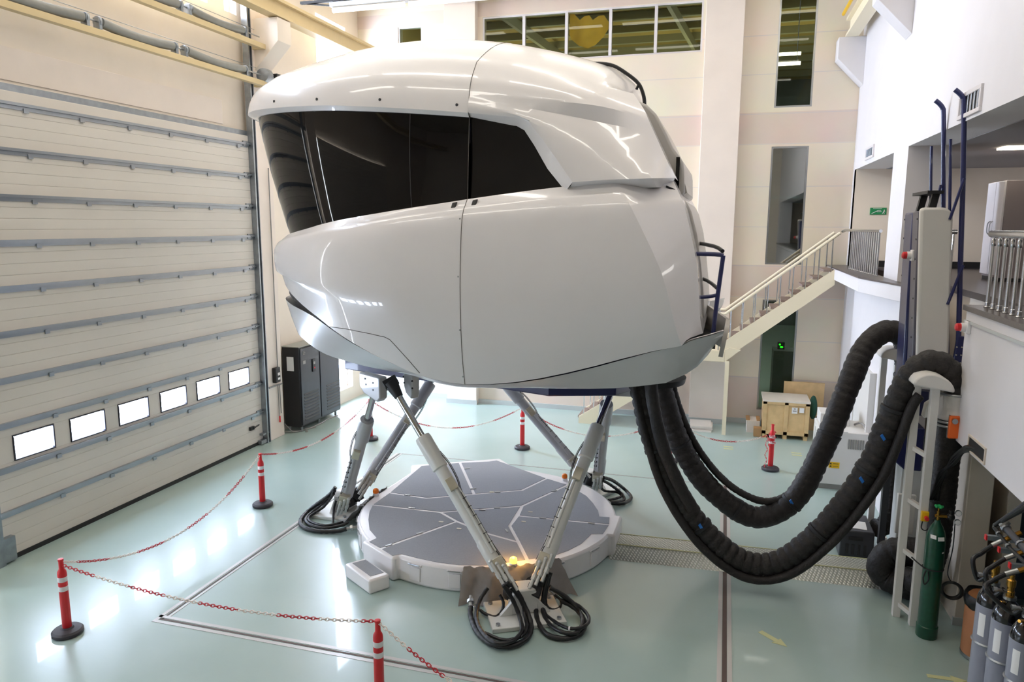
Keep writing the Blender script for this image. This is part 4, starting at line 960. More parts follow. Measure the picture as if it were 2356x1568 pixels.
# block fronts: -130..-110 and -10..10 stand slightly proud; the rear block is a straight-sided bay
poly = []
for a in range(-168, 96, 4):
    if -131 < a < -109 or -11 < a < 11: continue
    poly.append((a, 2.02))
for lo_, hi_ in ((-131, -109), (-11, 11)):
    poly += [(lo_, 2.02), (lo_ + .6, 2.11), (hi_ - .6, 2.11), (hi_, 2.02)]
poly += [(103, 2.6), (141, 2.66), (146, 2.3), (170, 2.0), (180, 2.0), (188, 2.02)]
poly.sort()
P2 = [A(*q) for q in poly]
MB().prism([(x, y, 0) for x, y in P2], (0, 0, .345)).build('platform_body', DECKW, pl, bevel=.035, angle=50)
# grey deck panels between white joint lines (traced on the deck, z = .36)
dk = [(-5.29, 12.12), (-5.25, 10.67), (-5.28, 10.1), (-5.19, 9.8), (-5.07, 9.53), (-4.88, 9.2), (-4.65, 8.97), (-4.7, 8.82), (-4.16, 8.49), (-4.05, 8.58), (-3.81, 8.53), (-3.49, 8.49), (-3.19, 8.5), (-2.86, 8.59), (-2.68, 8.68), (-2.38, 8.87), (-2.05, 9.12), (-1.88, 9.35), (-1.74, 9.63), (-1.66, 9.99), (-1.5, 10.04), (-1.46, 10.42), (-1.5, 10.73), (-1.66, 10.71), (-1.71, 10.91), (-1.84, 11.2), (-2.01, 11.5), (-2.21, 11.71), (-2.45, 11.96), (-2.86, 12.14), (-4.02, 12.85), (-4.16, 12.73), (-4.65, 12.5)]
# panel polygons: indexes into dk plus inner joint nodes
J1, J2, J3, J4 = (-3.85, 11.02), (-4.54, 10.62), (-3.13, 11.43), (-4.1, 10.13)
J5, J6, J7, J8 = (-3.73, 9.87), (-2.94, 10.75), (-2.9, 10.35), (-2.91, 9.94)
panels = [[dk[0], dk[1], J2, J1, dk[32]], [dk[32], J1, J3, dk[29], dk[30], dk[31]], [dk[1], dk[2], J4, J6, (-2.43, 11.93), dk[29], J3, J1, J2],
          [dk[2], dk[3], dk[4], dk[5], dk[6], dk[7], (-4.42, 8.66), J5, J4], [(-4.42, 8.66), dk[8], dk[9], dk[10], dk[11], dk[12], dk[13], dk[14], (-2.36, 8.92), (-2.63, 9.43), (-3.2, 9.6), J5],
          [J4, J5, (-3.2, 9.6), (-2.63, 9.43), J8, J6], [J6, J7, dk[21], dk[22], dk[23], dk[24], dk[25], dk[26], dk[27], (-2.43, 11.93)], [J7, J8, (-2.63, 9.43), (-2.36, 8.92), dk[16], dk[17], dk[18], dk[19], dk[20], dk[21]]]
for p in panels:
    m = MB(); n_ = len(p); area2 = sum(p[i][0] * p[(i + 1) % n_][1] - p[(i + 1) % n_][0] * p[i][1] for i in range(n_))
    if area2 < 0: p = p[::-1]
    # inset each panel so the white body shows as joint lines
    q = []
    for i in range(n_):
        a, b, c = Vector(p[i - 1]), Vector(p[i]), Vector(p[(i + 1) % n_]); e1 = (b - a).normalized(); e2 = (c - b).normalized()
        n1, n2 = Vector((-e1.y, e1.x)), Vector((-e2.y, e2.x)); nn = (n1 + n2); nn = nn / max(.35, nn.length_squared / 2) ; q.append(b + nn * .026)
    m.prism([(v.x, v.y, .33) for v in q], (0, 0, .02)); m.build('deck_panel', DECKG, pl)
m = MB()
for x, y, a in ((-4.4, 12.2, .6), (-3.95, 11.25, .6), (-4.9, 10.65, -.1), (-4.1, 10.85, .2), (-3.5, 11.22, .25), (-4.6, 10.15, 0), (-3.5, 10.4, .2), (-2.6, 11.55, .7), (-2.9, 9.75, -1), (-2.5, 10.36, 0), (-1.75, 10.38, 0), (-4.1, 9.3, .95), (-4.35, 8.8, .95), (-3.3, 10.55, .2)):
    MB().box((x - .05, y - .015, .345), (x + .05, y + .015, .358), rz=a).build('latch', STEEL, pl)
m = MB()
for x, y in ((-4.05, 10.95), (-3.6, 11.2), (-3.95, 9.78), (-3.6, 9.62), (-2.75, 10.55), (-2.75, 10.15)): MB().box((x - .035, y - .02, .345), (x + .035, y + .02, .354)).build('lifting_eye', ZINC, pl)
for a in (-101, -84.5, -44, -24, 30, 52, -156, -142):
    c = Vector(A(a, 2.0) + (.0,)); d = Vector((math.cos(math.radians(a)), math.sin(math.radians(a)), 0)); tg = Vector((-d.y, d.x, 0)); Z = Vector((0, 0, 1))
    m = MB().obox(c + d * .02 + Z * .16, d * .012, tg * .085, Z * .1).obox(c + d * .02 + Z * .29, d * .014, tg * .11, Z * .014)
    o = m.build('grip_recess', DECKW, pl, bevel=.008); MB().cyl(c + d * .045 + Z * .3 - tg * .085, c + d * .045 + Z * .3 + tg * .085, .009, n=8).build('steel_bar', STEEL, o)
# step box
st = thing('step_box', 'small white step with grey top at the front left of the round platform', 'step', (-4.45, 8.35, 0))
q = [(-4.82, 8.4), (-4.27, 8.05), (-4.09, 8.29), (-4.64, 8.64)]
MB().prism([(x, y, 0.0) for x, y in q], (0, 0, .2)).build('step_body', DECKW, st, bevel=.025)
q2 = [(-4.72, 8.43), (-4.31, 8.16), (-4.19, 8.31), (-4.6, 8.58)]
MB().prism([(x, y, .198) for x, y in q2], (0, 0, .006)).build('tread_pad', DECKG, st)
# amber beacons
for (x, y, on_, l) in ((-5.4, 10.5, 0, 'unlit orange beacon on the platform rim beside the left legs'), (-2.54, 12.13, 0, 'unlit orange beacon on the platform rim beside the rear right legs'), (-2.5, 8.72, 1, 'glowing orange beacon on the platform rim between the two front legs')):
    t = thing('warning_beacon', l, 'beacon', (x, y, .345), 'beacons on the platform rim')
    MB().cyl((x, y, .34), (x, y, .39), .05, n=14).build('beacon_base', WHITEP, t)
    MB().lathe((x, y, .39), [(.047, 0), (.05, .03), (.045, .06), (.025, .075), (0, .08)], 16).build('lens', AMBERON if on_ else AMBER, t)
pt = D.lights.new('beacon_glow', 'POINT'); pt.energy = 9; pt.color = (1, .5, .1); pt.shadow_soft_size = .05; po = D.objects.new('beacon_glow', pt); po.location = (-2.5, 8.72, .5); COL.objects.link(po)
# cloth covers over the gap between platform and brackets
def cover(deg, half, label):
    rows = []; n_ = 33
    for i in range(n_):
        f = i / (n_ - 1); a = deg - half + 2 * half * f; e = math.sin(PI * f) ** .6; row = []
        for j in range(10):
            g = j / 9; r = 2.0 + .09 * math.sin(PI * .5 * g) + .28 * g * g * (1 - .2 * e) + .015 * math.sin(i * 2.1 + j * 1.7); z = .352 * (1 - g ** 1.7) + .012 + .012 * math.sin(i * 1.3 + j * 2.2) * (g < 1)
            r += .05 * g * math.sin(a * .62 + 2.5 * g) + .02 * math.sin(a * 1.7 + 5 * g) * g; row.append(Vector(A(a, r) + (max(z, .008),)))
        rows.append(row)
    tag(MB().grid(rows).build('cloth_cover', CLOTH, angle=80, solid=.006), label, 'cover', 'cloth covers beside the brackets')


cover(-62, 19, 'crumpled grey cloth cover draped between the platform and the front bracket')
cover(180, 13, 'crumpled grey cloth cover at the left edge of the platform')


# ---------------------------------------------------------------- barrier posts and chains
def post(x, y, label):
    t = thing('barrier_post', label, 'barrier post', (x, y, 0), 'red and white barrier posts')
    MB().lathe((x, y, 0), [(.15, .004), (.17, .012), (.17, .045), (.15, .065), (.075, .075), (.06, .09), (0, .09)], 28).build('rubber_base', RUBB, t)
    MB().lathe((x, y, .07), [(.045, 0), (.05, .01), (.05, .69), (.046, .72), (.028, .75), (.026, .84), (.03, .845), (.03, .87), (0, .872)], 20).build('post_body', RED, t)
    for z in (.55, .665): MB().lathe((x, y, z), [(.0505, 0), (.0515, .003), (.0515, .055), (.0505, .058)], 20).build('white_band', WHITEP, t)
    return Vector((x, y, .925))


PT = {}
for k, x, y, l in (('a', -7.27, 6.2, 'nearest red and white barrier post at the left corner of the chain'), ('b', -7.46, 10.3, 'red and white barrier post between the shutter door and the left hoses'), ('c', -7.5, 14.4, 'red and white barrier post behind the left legs, in front of the dark cabinet'),
                   ('d', -4.04, 14.75, 'red and white barrier post in the middle of the rear chain'), ('e', -.9, 14.75, 'red and white barrier post mostly hidden behind the black ducts'), ('f', 1.07, 14.85, 'red and white barrier post wound with spare chain near the wooden crate'), ('g', -3.13, 6.05, 'red and white barrier post cut off by the bottom edge of the picture')):
    PT[k] = post(x, y, l)


def chain(p, q, sag, label, ph=0):
    p, q = Vector(p), Vector(q); t = thing('barrier_chain', label, 'chain', p, 'red and white plastic chains'); L = (q - p).length
    N2 = 200; c = [p.lerp(q, i / N2) + Vector((0, 0, -sag * 4 * (i / N2) * (1 - i / N2))) for i in range(N2 + 1)]
    ds = [0]
    for a, b in zip(c[:-1], c[1:]): ds.append(ds[-1] + (b - a).length)
    pitch = .042; nl = int(ds[-1] / pitch); seg = []; cur = None
    import bisect
    for i in range(nl):
        s = (i + .5) * pitch; k = min(max(bisect.bisect(ds, s) - 1, 0), N2 - 1); pos = c[k].lerp(c[k + 1], (s - ds[k]) / max(1e-6, ds[k + 1] - ds[k])); d = (c[k + 1] - c[k]).normalized()
        colr = int((s + ph) / .5) % 2
        if cur is None or cur[0] != colr: cur = (colr, MB()); seg.append(cur)
        up = Vector((0, 0, 1)); sd = d.cross(up).normalized(); nn = sd.cross(d)
        w = sd if i % 2 else nn; w = (sd + nn).normalized() if i % 2 else (sd - nn).normalized()
        ax = d.cross(w); R_ = .031; hw_ = .015; pts = []
        for j in range(8):
            an = 2 * PI * j / 8; pts.append(pos + d * (R_ * math.cos(an)) + w * (hw_ * math.sin(an)))
        m = cur[1]; r = .0052
        vs_ = []; fs = []
        for j in range(8):
            an = 2 * PI * j / 8; o = (d * math.cos(an) * .6 + w * math.sin(an)).normalized()
            for g in range(4):
                h = PI / 2 * g; vs_.append(pts[j] + o * r * math.cos(h) + ax * r * math.sin(h))
        for j in range(8):
            for g in range(4): fs.append((j * 4 + g, ((j + 1) % 8) * 4 + g, ((j + 1) % 8) * 4 + (g + 1) % 4, j * 4 + (g + 1) % 4))
        m.add(vs_, fs)
    for colr, m in seg: m.build('red_segment' if colr else 'white_segment', REDC if colr else WHITEC, t, angle=80)


chain(PT['a'] + Vector((0, 0, -.02)), PT['b'], .52, 'red and white chain sagging low along the left side beside the shutter door', .25)
chain(PT['b'], PT['c'], .33, 'red and white chain from the middle left post to the post behind the left legs', .5)
chain(PT['c'], PT['d'], .55, 'red and white chain sagging at the back left behind the legs', .5)
chain(PT['d'], PT['e'], .5, 'red and white chain at the back from the middle rear post to the ducts', .0)
chain(PT['e'], PT['f'] + Vector((-.1, 0, -.22)), .28, 'red and white chain behind the duct loops, ending at the wound post', .6)
chain(PT['a'] + Vector((.03, 0, -.06)), PT['g'], .16, 'red and white chain across the front left floor between the two nearest posts', .55)
chain(PT['g'], (.6, 4.9, .9), .42, 'red and white chain leaving the picture at the bottom edge', .1)
c_ = PT['f']; sp = [c_ + Vector((-.1 + .02 * math.sin(i), -.06 + .02 * math.cos(i * 2), -.22 - .035 * i)) for i in range(20)]
m = MB()
for i, p in enumerate(sp): m.ring(p, (1, .4 * (i % 2), .2), .017, .005, 8, 4)
for i in range(26):
    w = i * .7; m.ring(c_ + Vector((.062 * math.cos(w), .062 * math.sin(w), -.14 - .012 * i)), (math.cos(w), math.sin(w), .5), .016, .005, 8, 4)
tag(m.build('spare_chain', REDC, angle=80), 'spare red chain wound around the post near the wooden crate', 'chain')


# ---------------------------------------------------------------- ducts
def duct(name, pts, r, label, rib=.13, amp=.07, k=10, group=None, n=20):
    c = crom(pts, k); fine = [c[0]]; acc = 0; step = .025
    for a, b in zip(c[:-1], c[1:]):
        L = (b - a).length; s = step - acc
        while s < L: fine.append(a.lerp(b, s / L)); s += step
        acc = (acc + L) % step if L + acc >= step else acc + L
    rr_ = []
    for i in range(len(fine)):
        f = (i * step / rib) % 1; rr_.append(r * (1 - amp + amp * math.sin(PI * f) ** .5 + .025 * math.sin(i * .21) * math.sin(i * .047)))
    m = MB(); m.tube(fine, rr_, n)
    # crumple
    rnd = random.Random(3); b0 = 0
    for i in range(len(m.v)):
        q = Vector(m.v[i]); ci = fine[min(i // n, len(fine) - 1)]; d = q - ci
        w = 1 + .02 * math.sin(q.x * 37 + q.z * 23) * math.sin(q.y * 31 - q.z * 17)
        m.v[i] = tuple(ci + d * w)
    return tag(m.build(name, DUCTM, angle=70), label, 'duct', group), fine


G = 'black umbilical ducts'
d1, f1 = duct('umbilical_duct', [(-1.12, 9.75, 3.0), (-1.02, 9.7, 2.7), (-.84, 9.62, 2.05), (-.54, 9.6, 1.36), (-.06, 9.6, .74), (.46, 9.6, .4), (.93, 9.6, .5), (1.42, 9.6, 1.05), (1.83, 9.6, 1.8), (2.03, 9.6, 2.45), (2.15, 9.58, 2.88), (2.28, 9.55, 3.14), (2.44, 9.52, 3.22), (2.6, 9.52, 3.12), (2.68, 9.52, 2.95), (2.68, 9.52, 2.86)], .155, 'near fat black fabric duct sagging lowest and arching over the near white support', .125, .13, group=G)
d2, f2 = duct('umbilical_duct', [(-.92, 11, 2.9), (-.84, 11, 2.45), (-.57, 11, 1.63), (-.16, 11, .98), (.38, 11, .56), (.77, 11, .52), (1.2, 11, .9), (1.55, 11.1, 1.75), (1.82, 11.3, 2.55), (2.02, 11.5, 3.05), (2.3, 11.6, 3.3), (2.56, 11.65, 3.2), (2.62, 11.65, 2.8)], .165, 'far fat black fabric duct in the shorter loop behind the near one', .12, .09, group=G)
d3, f3 = duct('umbilical_cable_bundle', [(-1.16, 9.62, 3.0), (-1.06, 9.56, 2.62), (-.88, 9.48, 1.98), (-.6, 9.47, 1.26), (-.12, 9.48, .6), (.46, 9.48, .24), (1.0, 9.48, .36), (1.52, 9.48, .93), (1.95, 9.47, 1.7), (2.13, 9.45, 2.3), (2.22, 9.42, 2.7), (2.3, 9.4, 2.86)], .058, 'black wrapped cable bundle strapped under the near duct', .4, .04, group='black cable bundles along the ducts', n=12)
d4, f4 = duct('umbilical_cable_bundle', [(-.72, 11.1, 2.9), (-.64, 11.1, 2.3), (-.36, 11.1, 1.62), (.02, 11.05, 1.12), (.42, 11, .84), (.82, 11, .76), (1.2, 11, 1.02), (1.5, 11.05, 1.5)], .055, 'black ribbed cable bundle lying along the top of the far duct loop', .04, .12, group='black cable bundles along the ducts', n=12)
d5, f5 = duct('umbilical_cable_bundle', [(-.86, 9.4, 2.9), (-.8, 9.36, 2.5), (-.66, 9.38, 1.95), (-.44, 9.42, 1.45), (-.25, 9.45, 1.12)], .085, 'short black padded bundle in front of the ducts below the cabin', .11, .07, group='black cable bundles along the ducts', n=12)
for o, f, rr_, fr_ in ((d1, f1, .163, (.17, .33, .58, .72, .83)), (d2, f2, .172, (.2, .38, .5, .66))):
    for q in fr_:
        i = int(q * len(f)); d = (f[i + 2] - f[i - 2]).normalized(); MB().lathe(f[i] - d * .02, [(rr_ - .01, -.005), (rr_, 0), (rr_, .04), (rr_ - .01, .045)], 20, d).build('strap', STRAPM, o)
for o, f, q, rr_ in ((d1, f1, .33, .163), (d1, f1, .7, .163), (d1, f1, .78, .163), (d2, f2, .5, .172)):
    i = int(q * len(f)); v = (CAM - f[i]).normalized(); MB().obox(f[i] + v * (rr_ - .006), Vector((.012, 0, .014)), Vector((0, .01, 0)), Vector((-.02, 0, .03))).build('blue_tape', BLUET, o)
struct_ = MB().lathe((-.95, 10.1, 2.66), [(.5, 0), (.52, .08), (.4, .1)], 24); struct_.build('umbilical_collar', BLACKM, cab)
# vertical feed ducts under the supports
d6, f6 = duct('feed_duct', [(2.67, 9.52, 2.56), (2.66, 9.52, 1.6), (2.65, 9.55, .9), (2.58, 9.7, .4), (2.45, 9.85, .34), (2.34, 9.85, .32)], .15, 'black ribbed feed duct dropping behind the green cylinder and bending out at the floor', .07, .1, group='black feed ducts')
d7, f7 = duct('feed_duct', [(2.6, 11.65, 2.7), (2.6, 11.65, 1.5), (2.6, 11.65, .6), (2.5, 11.65, .3), (2.36, 11.6, .3)], .14, 'dark feed duct standing behind the far white support', .07, .1, group='black feed ducts')
d8, f8 = duct('feed_duct', [(2.7, 10.05, .62), (2.5, 10.1, .6), (2.3, 10.15, .52), (2.2, 10.15, .32), (2.3, 10.12, .2), (2.55, 10.0, .18), (2.8, 9.95, .2)], .19, 'fat black elbow duct on the floor at the end of the alloy ramp', .08, .09, group='black feed ducts')
# white elbow boot and orange damper actuator on the feed duct
bt_ = thing('duct_boot', 'white moulded duct boot with steel clamp beside the near support', 'duct fitting', (2.66, 9.5, 2.55))
MB().lathe((2.67, 9.5, 2.56), [(.16, -.0), (.17, .02), (.172, .07), (.15, .13), (.14, .22), (.145, .3)], 24).prism([(2.54, 9.42, 2.86), (2.38, 9.42, 2.72), (2.36, 9.42, 2.56), (2.56, 9.42, 2.62)], (0, .16, 0)).build('boot', MACH, bt_, bevel=.01)
for z, r in ((2.54, .16), (2.49, .155), (2.87, .165)): MB().ring((2.67, 9.5, z), (0, 0, 1), r, .016, 24).build('clamp', STEEL, bt_)
c_ = at(2195, 982, 1, 9.33)
ac = thing('damper_actuator', 'bright orange damper actuator on the feed duct', 'actuator', c_)
MB().obox(c_, (.062, .012, 0), (0, .03, 0), (0, 0, .135)).build('actuator_body', ORANGE, ac, bevel=.015)
MB().obox(c_ + Vector((.005, .04, 0)), (.065, .012, 0), (0, .02, 0), (0, 0, .14)).build('backplate', ALU, ac)
MB().cyl(c_ + Vector((-.01, -.06, .08)), c_ + Vector((-.01, -.02, .08)), .032, n=14).build('clutch_knob', STEEL, ac)
# white ladder-like duct supports


def support(x, y, ztop, label, foot=True):
    t = thing('duct_support', label, 'support frame', (x, y, 0), 'white duct supports'); w = .075
    for s in (-1, 1): MB().box((x + s * w - .043, y - .045 + (s < 0) * .18, 0), (x + s * w + .043, y + .045 + (s < 0) * .18, ztop)).build('upright', MACH, t, bevel=.004)
    m = MB()
    for z in (.14, .85, 1.5, 2.15): m.bar((x - w, y + .18, z + .04), (x + w, y, z - .02), .05, .05)
    m.build('crossbars', MACH, t)
    c_ = [(x + .03 - .215 * math.cos(PI * i / 14), ztop - .02 + .17 * math.sin(PI * i / 14) + .03 * math.cos(PI * i / 14)) for i in range(15)]
    MB().prism([(a, y - .14, b) for a, b in c_], (0, .38, 0)).build('saddle', MACH, t, bevel=.02, angle=40)
    return t


support(2.34, 9.3, 2.99, 'near white duct support with rounded saddle under the arching duct')
support(2.44, 11.7, 2.9, 'far white duct support behind the navy lift column')
# emergency stop box
es = thing('emergency_stop', 'yellow emergency stop box with red button on the near white support', 'switch', (2.42, 9.25, 1.42))
MB().box((2.38, 9.215, 1.36), (2.46, 9.262, 1.48)).build('box', YELLOW, es, bevel=.006); MB().cyl((2.43, 9.215, 1.41), (2.43, 9.17, 1.41), .024, n=14).build('button', RED, es)
MB().tube(crom([(2.4, 9.23, 1.36), (2.39, 9.22, 1.28), (2.43, 9.22, 1.25), (2.47, 9.24, 1.27)], 4), .007, 6).build('cable', BLACKP, es)
# ================================================================== RIGHT-HAND SIDE
def lean(m, k=.06):
    m.v = [(v[0] + (5.0 - v[2]) * k, v[1], v[2]) for v in m.v]; return m


dbt = thing('drawbridge', 'raised navy and white access drawbridge standing upright with tall navy tube railings', 'drawbridge', (2.5, 10.6, 0))
m = MB(); x0, x1 = 2.3, 2.66; pr = [(x0, 10.2, 2.75), (x1, 10.2, 2.75)]
arc = [(x1 - .12 + .12 * math.sin(a), 10.2, 4.92 + .12 * math.cos(a)) for a in [PI / 2 * (1 - i / 6) for i in range(7)]] + [(x0 + .05 - .05 * math.sin(a), 10.2, 4.99 + .05 * math.cos(a)) for a in [PI / 2 * i / 5 for i in range(6)]]
lean(MB().prism(pr + arc, (0, .12, 0))).build('white_panel', MACH, dbt, bevel=.03, angle=40)
lean(MB().box((2.3, 10.32, 2.7), (2.62, 10.62, 5.0)), .045).build('grey_side_panel', mat('slate_panel_paint', '5d5a66', .4), dbt, bevel=.02)
lean(MB().box((2.3, 10.62, 2.3), (2.64, 11.05, 4.99)), .025).build('navy_side_panel', NAVY, dbt, bevel=.03)
m = MB()
for z in [2.9 + .25 * i for i in range(9)]: m.cyl((2.297, 10.34, z), (2.29, 10.34, z), .012, n=8).cyl((2.297, 11.02, z), (2.29, 11.02, z), .012, n=8)
lean(m, .035).build('panel_bolts', BLACKM, dbt)
m = MB()
for y in (10.38, 10.95): m.prism([(2.42, y, 5.0), (2.5, y, 5.0), (2.54, y, 5.22), (2.46, y, 5.22)], (0, .08, 0))
m.box((2.38, 10.3, 5.21), (2.56, 11.08, 5.25)); m.build('top_yoke', BLACKM, dbt)


def trail(pts, y, r, n=10): return crom([at(*p, 1, y) for p in pts], 5), r, n


for nm, pts, y, r in (('railing_tube', [(2197, 206), (2207, 214), (2215, 224), (2218, 240), (2216, 400), (2210, 600), (2204, 830)], 10.25, .03), ('railing_tube', [(2152, 231), (2161, 238), (2169, 249), (2171, 265), (2171, 360), (2170, 490)], 11.0, .03),
                      ('railing_tube', [(2187, 320), (2186, 420), (2182, 640), (2180, 860)], 10.25, .018), ('railing_tube', [(2143, 336), (2142, 400), (2141, 500)], 11.0, .018),
                      ('brace', [(2219, 410), (2185, 505)], 10.2, .018), ('brace', [(2216, 610), (2180, 700)], 10.2, .018), ('brace', [(2165, 425), (2151, 478)], 10.95, .018)):
    c, r, n = trail(pts, y, r); MB().tube(c, r, n).build(nm, NAVY, dbt)
a = at(2206, 790, 1, 10.25)
MB().obox(a + Vector((0, 0, -.22)), (.05, 0, -.0), (0, .03, 0), (.02, 0, .32)).build('hinge_plate', NAVYD, dbt, bevel=.015)
m = MB()
for i in range(4):
    for s in (-.028, .028): m.cyl(a + Vector((s, -.03, -.04 - .1 * i)), a + Vector((s, -.045, -.04 - .1 * i)), .009, n=6)
m.build('hinge_bolts', ZINC, dbt)
# lift arm box, springs, pedestal
MB().prism([(2.2, 10.35, 2.2), (2.62, 10.35, 2.2), (2.62, 10.35, 1.62), (2.42, 10.35, 1.62), (2.3, 10.35, 1.72)], (0, .5, 0)).build('lift_box', NAVYD, dbt, bevel=.015)
m = MB()
for (x, y) in ((2.36, 10.45), (2.5, 10.45)):
    c = [(x + .045 * math.cos(i * .7), y + .045 * math.sin(i * .7), 2.2 + i * .0046) for i in range(130)]; m.tube(c, .011, 5)
m.build('lift_springs', BRASS, dbt)
MB().box((2.42, 10.5, 0), (2.72, 10.85, 1.64)).build('pedestal', LEGW, dbt, bevel=.01)
MB().box((2.36, 10.3, .75), (2.58, 10.36, 1.3)).build('control_panel', MACH, dbt, bevel=.01)
MB().box((2.3, 10.9, .3), (2.38, 11.0, 2.3)).build('cable_chain', BLACKM, dbt)
# alarm sounders


def sounder(p, n, label):
    p = Vector(p); n = Vector(n); t = thing('alarm_sounder', label, 'alarm', p, 'red and white alarm sounders'); s = n.cross(Vector((0, 0, 1)))
    MB().obox(p + n * .02, n * .02, s * .06, Vector((0, 0, .07))).build('back_box', WHITEP, t, bevel=.006); MB().cyl(p + n * .04, p + n * .09, .05, n=16).build('housing', WHITEP, t); MB().lathe(p + n * .09, [(.045, 0), (.045, .04), (.03, .055), (0, .058)], 16, n).build('red_lens', RED, t)


sounder((2.34, 10.5, 4.44), (-1, 0, 0), 'red and white alarm sounder on the side of the raised drawbridge')
sounder((2.7, 9.3, 3.68), (-1, 0, 0), 'red and white alarm sounder on the gallery edge below the balusters')
# wall opening with cables
t = thing('cable_outlet', 'rectangular hole with pale frame in the gallery edge, black cables spilling out', 'cable outlet', (2.7, 8.65, 2.44))
m = MB().box((2.685, 8.36, 2.36), (2.71, 8.92, 2.38)).box((2.685, 8.36, 2.52), (2.71, 8.92, 2.54)).box((2.685, 8.36, 2.38), (2.71, 8.38, 2.52)).box((2.685, 8.9, 2.38), (2.71, 8.92, 2.52)); m.build('frame', BEIGE, t)
MB().box((2.695, 8.38, 2.38), (2.702, 8.9, 2.52)).build('dark_hole', BLACKM, t)
m = MB()
for i in range(9):
    w = i * .7; s_, c_ = math.sin(w), math.cos(w); q1, q2, q3, q4 = at(2222, 1032, 1, 8.95), at(2195, 1058, 1, 9.2), at(2165, 1095, 1, 9.33), at(2148, 1150, 1, 9.4)
    m.tube(crom([(2.72, 8.6 + .03 * s_, 2.43 + .02 * c_), q1 + Vector((0, .03 * s_, .03 * c_)), q2 + Vector((.02 * c_, .02 * s_, .04 * s_)), q3 + Vector((.03 * s_, 0, .04 * c_)), q4 + Vector((.05 * c_, 0, 0))], 5), .014, 6)
m.build('cables', BLACKP, t)
# vents
for (y0, y1, z0, z1, l) in ((9.66, 10.5, 6.1, 6.4, 'white louvred air vent on the right wall beside the tall railing tops'), (16.0, 16.85, 6.15, 6.4, 'small white louvred air vent above the stair doorway')):
    t = thing('air_vent', l, 'vent', (2.7, (y0 + y1) / 2, z0), 'louvred vents'); X = 2.69; e = .05
    MB().box((X - .02, y0, z0), (2.71, y1, z0 + e)).box((X - .02, y0, z1 - e), (2.71, y1, z1)).box((X - .02, y0, z0 + e), (2.71, y0 + e, z1 - e)).box((X - .02, y1 - e, z0 + e), (2.71, y1, z1 - e)).build('vent_frame', FRAMEP, t, bevel=.005)
    MB().box((X + .005, y0 + e, z0 + e), (2.71, y1 - e, z1 - e)).build('backing', VENTB, t)
    m = MB()
    for i in range(6):
        y = y0 + e + (y1 - y0 - 2 * e) * (i + .5) / 6; MB().obox((X - .002, y, (z0 + z1) / 2), (.012, .018, 0), (-.003, .003, 0), (0, 0, (z1 - z0) / 2 - e)).build('louvre', ALU, t)
# exit sign
t = thing('exit_sign', 'green emergency exit sign on the wall beyond the stair doorway', 'sign', (3.2, 17.96, 5.07))
MB().box((3.04, 17.95, 5.07), (3.37, 17.975, 5.22)).build('sign_plate', GREENS, t)
m = MB().bar((3.07, 17.945, 5.09), (3.2, 17.945, 5.16), .004, .012).bar((3.2, 17.945, 5.16), (3.26, 17.945, 5.16), .004, .01).bar((3.18, 17.945, 5.13), (3.27, 17.945, 5.135), .004, .012)
m.ball((3.325, 17.944, 5.165), .013, (1, .3, 1), 8, 6).bar((3.32, 17.945, 5.15), (3.31, 17.945, 5.115), .006, .018).bar((3.31, 17.945, 5.12), (3.33, 17.945, 5.085), .006, .01).bar((3.31, 17.945, 5.12), (3.285, 17.945, 5.09), .006, .01).bar((3.32, 17.945, 5.145), (3.345, 17.945, 5.125), .006, .008)
for i in range(9): m.box((3.1 + .02 * i, 17.942, 5.195), (3.112 + .02 * i, 17.95, 5.207))
m.build('pictogram', WHITEP, t)
# ---------------------------------------------------------------- balustrades
t = thing('gallery_balustrade', 'polished steel balustrade with fat handrail along the near gallery edge', 'railing', (2.82, 8.0, 3.92))
MB().tube([(2.82, y, 4.73) for y in (9.28, 8.5, 7.5, 6.6)], .04, 14).ball((2.82, 9.28, 4.73), .04, None, 12, 8).build('handrail', STAINL, t)
for i in range(14):
    y = 9.2 - .187 * i; m = MB().cyl((2.82, y, 3.92), (2.82, y, 4.7), .019, n=12).lathe((2.82, y, 3.92), [(.034, 0), (.034, .012), (.024, .02), (.024, .06), (.02, .065)], 12).lathe((2.82, y, 4.6), [(.02, 0), (.025, .01), (.025, .07), (.014, .09)], 12); m.build('baluster', STAINL, t)
t = thing('gallery_balustrade', 'short steel balustrade piece seen between the drawbridge panel and its railing tube', 'railing', (3.2, 12.9, 3.92))
MB().tube([(2.95, 12.75, 4.73), (3.4, 12.75, 4.73)], .035, 12).build('handrail', STAINL, t)
for x in (3.0, 3.19, 3.36): MB().cyl((x, 12.75, 3.92), (x, 12.75, 4.7), .016, n=10).build('baluster', STAINL, t)
t = thing('landing_balustrade', 'close-set steel balustrade guarding the stair-top doorway', 'railing', (2.55, 15, 3.93))
MB().tube([(2.42, 17.3, 4.7), (2.46, 17.15, 4.73), (2.5, 16.6, 4.73), (2.62, 14.3, 4.73)], .03, 12).build('handrail', STAINL, t)
for i in range(15):
    f = i / 14; y = 16.55 - 2.2 * f; x = 2.5 + .115 * f; MB().cyl((x, y, 3.93), (x, y, 4.71), .017, n=8).lathe((x, y, 3.93), [(.03, 0), (.03, .012), (.02, .02), (.02, .05)], 8).build('baluster', STAINL, t)
# ---------------------------------------------------------------- staircase
t = thing('staircase', 'cream steel staircase with thin balusters climbing right to the landing along the back wall', 'staircase', (-.3, 17.6, 0))
Y0, Y1 = 17.2, 18.1


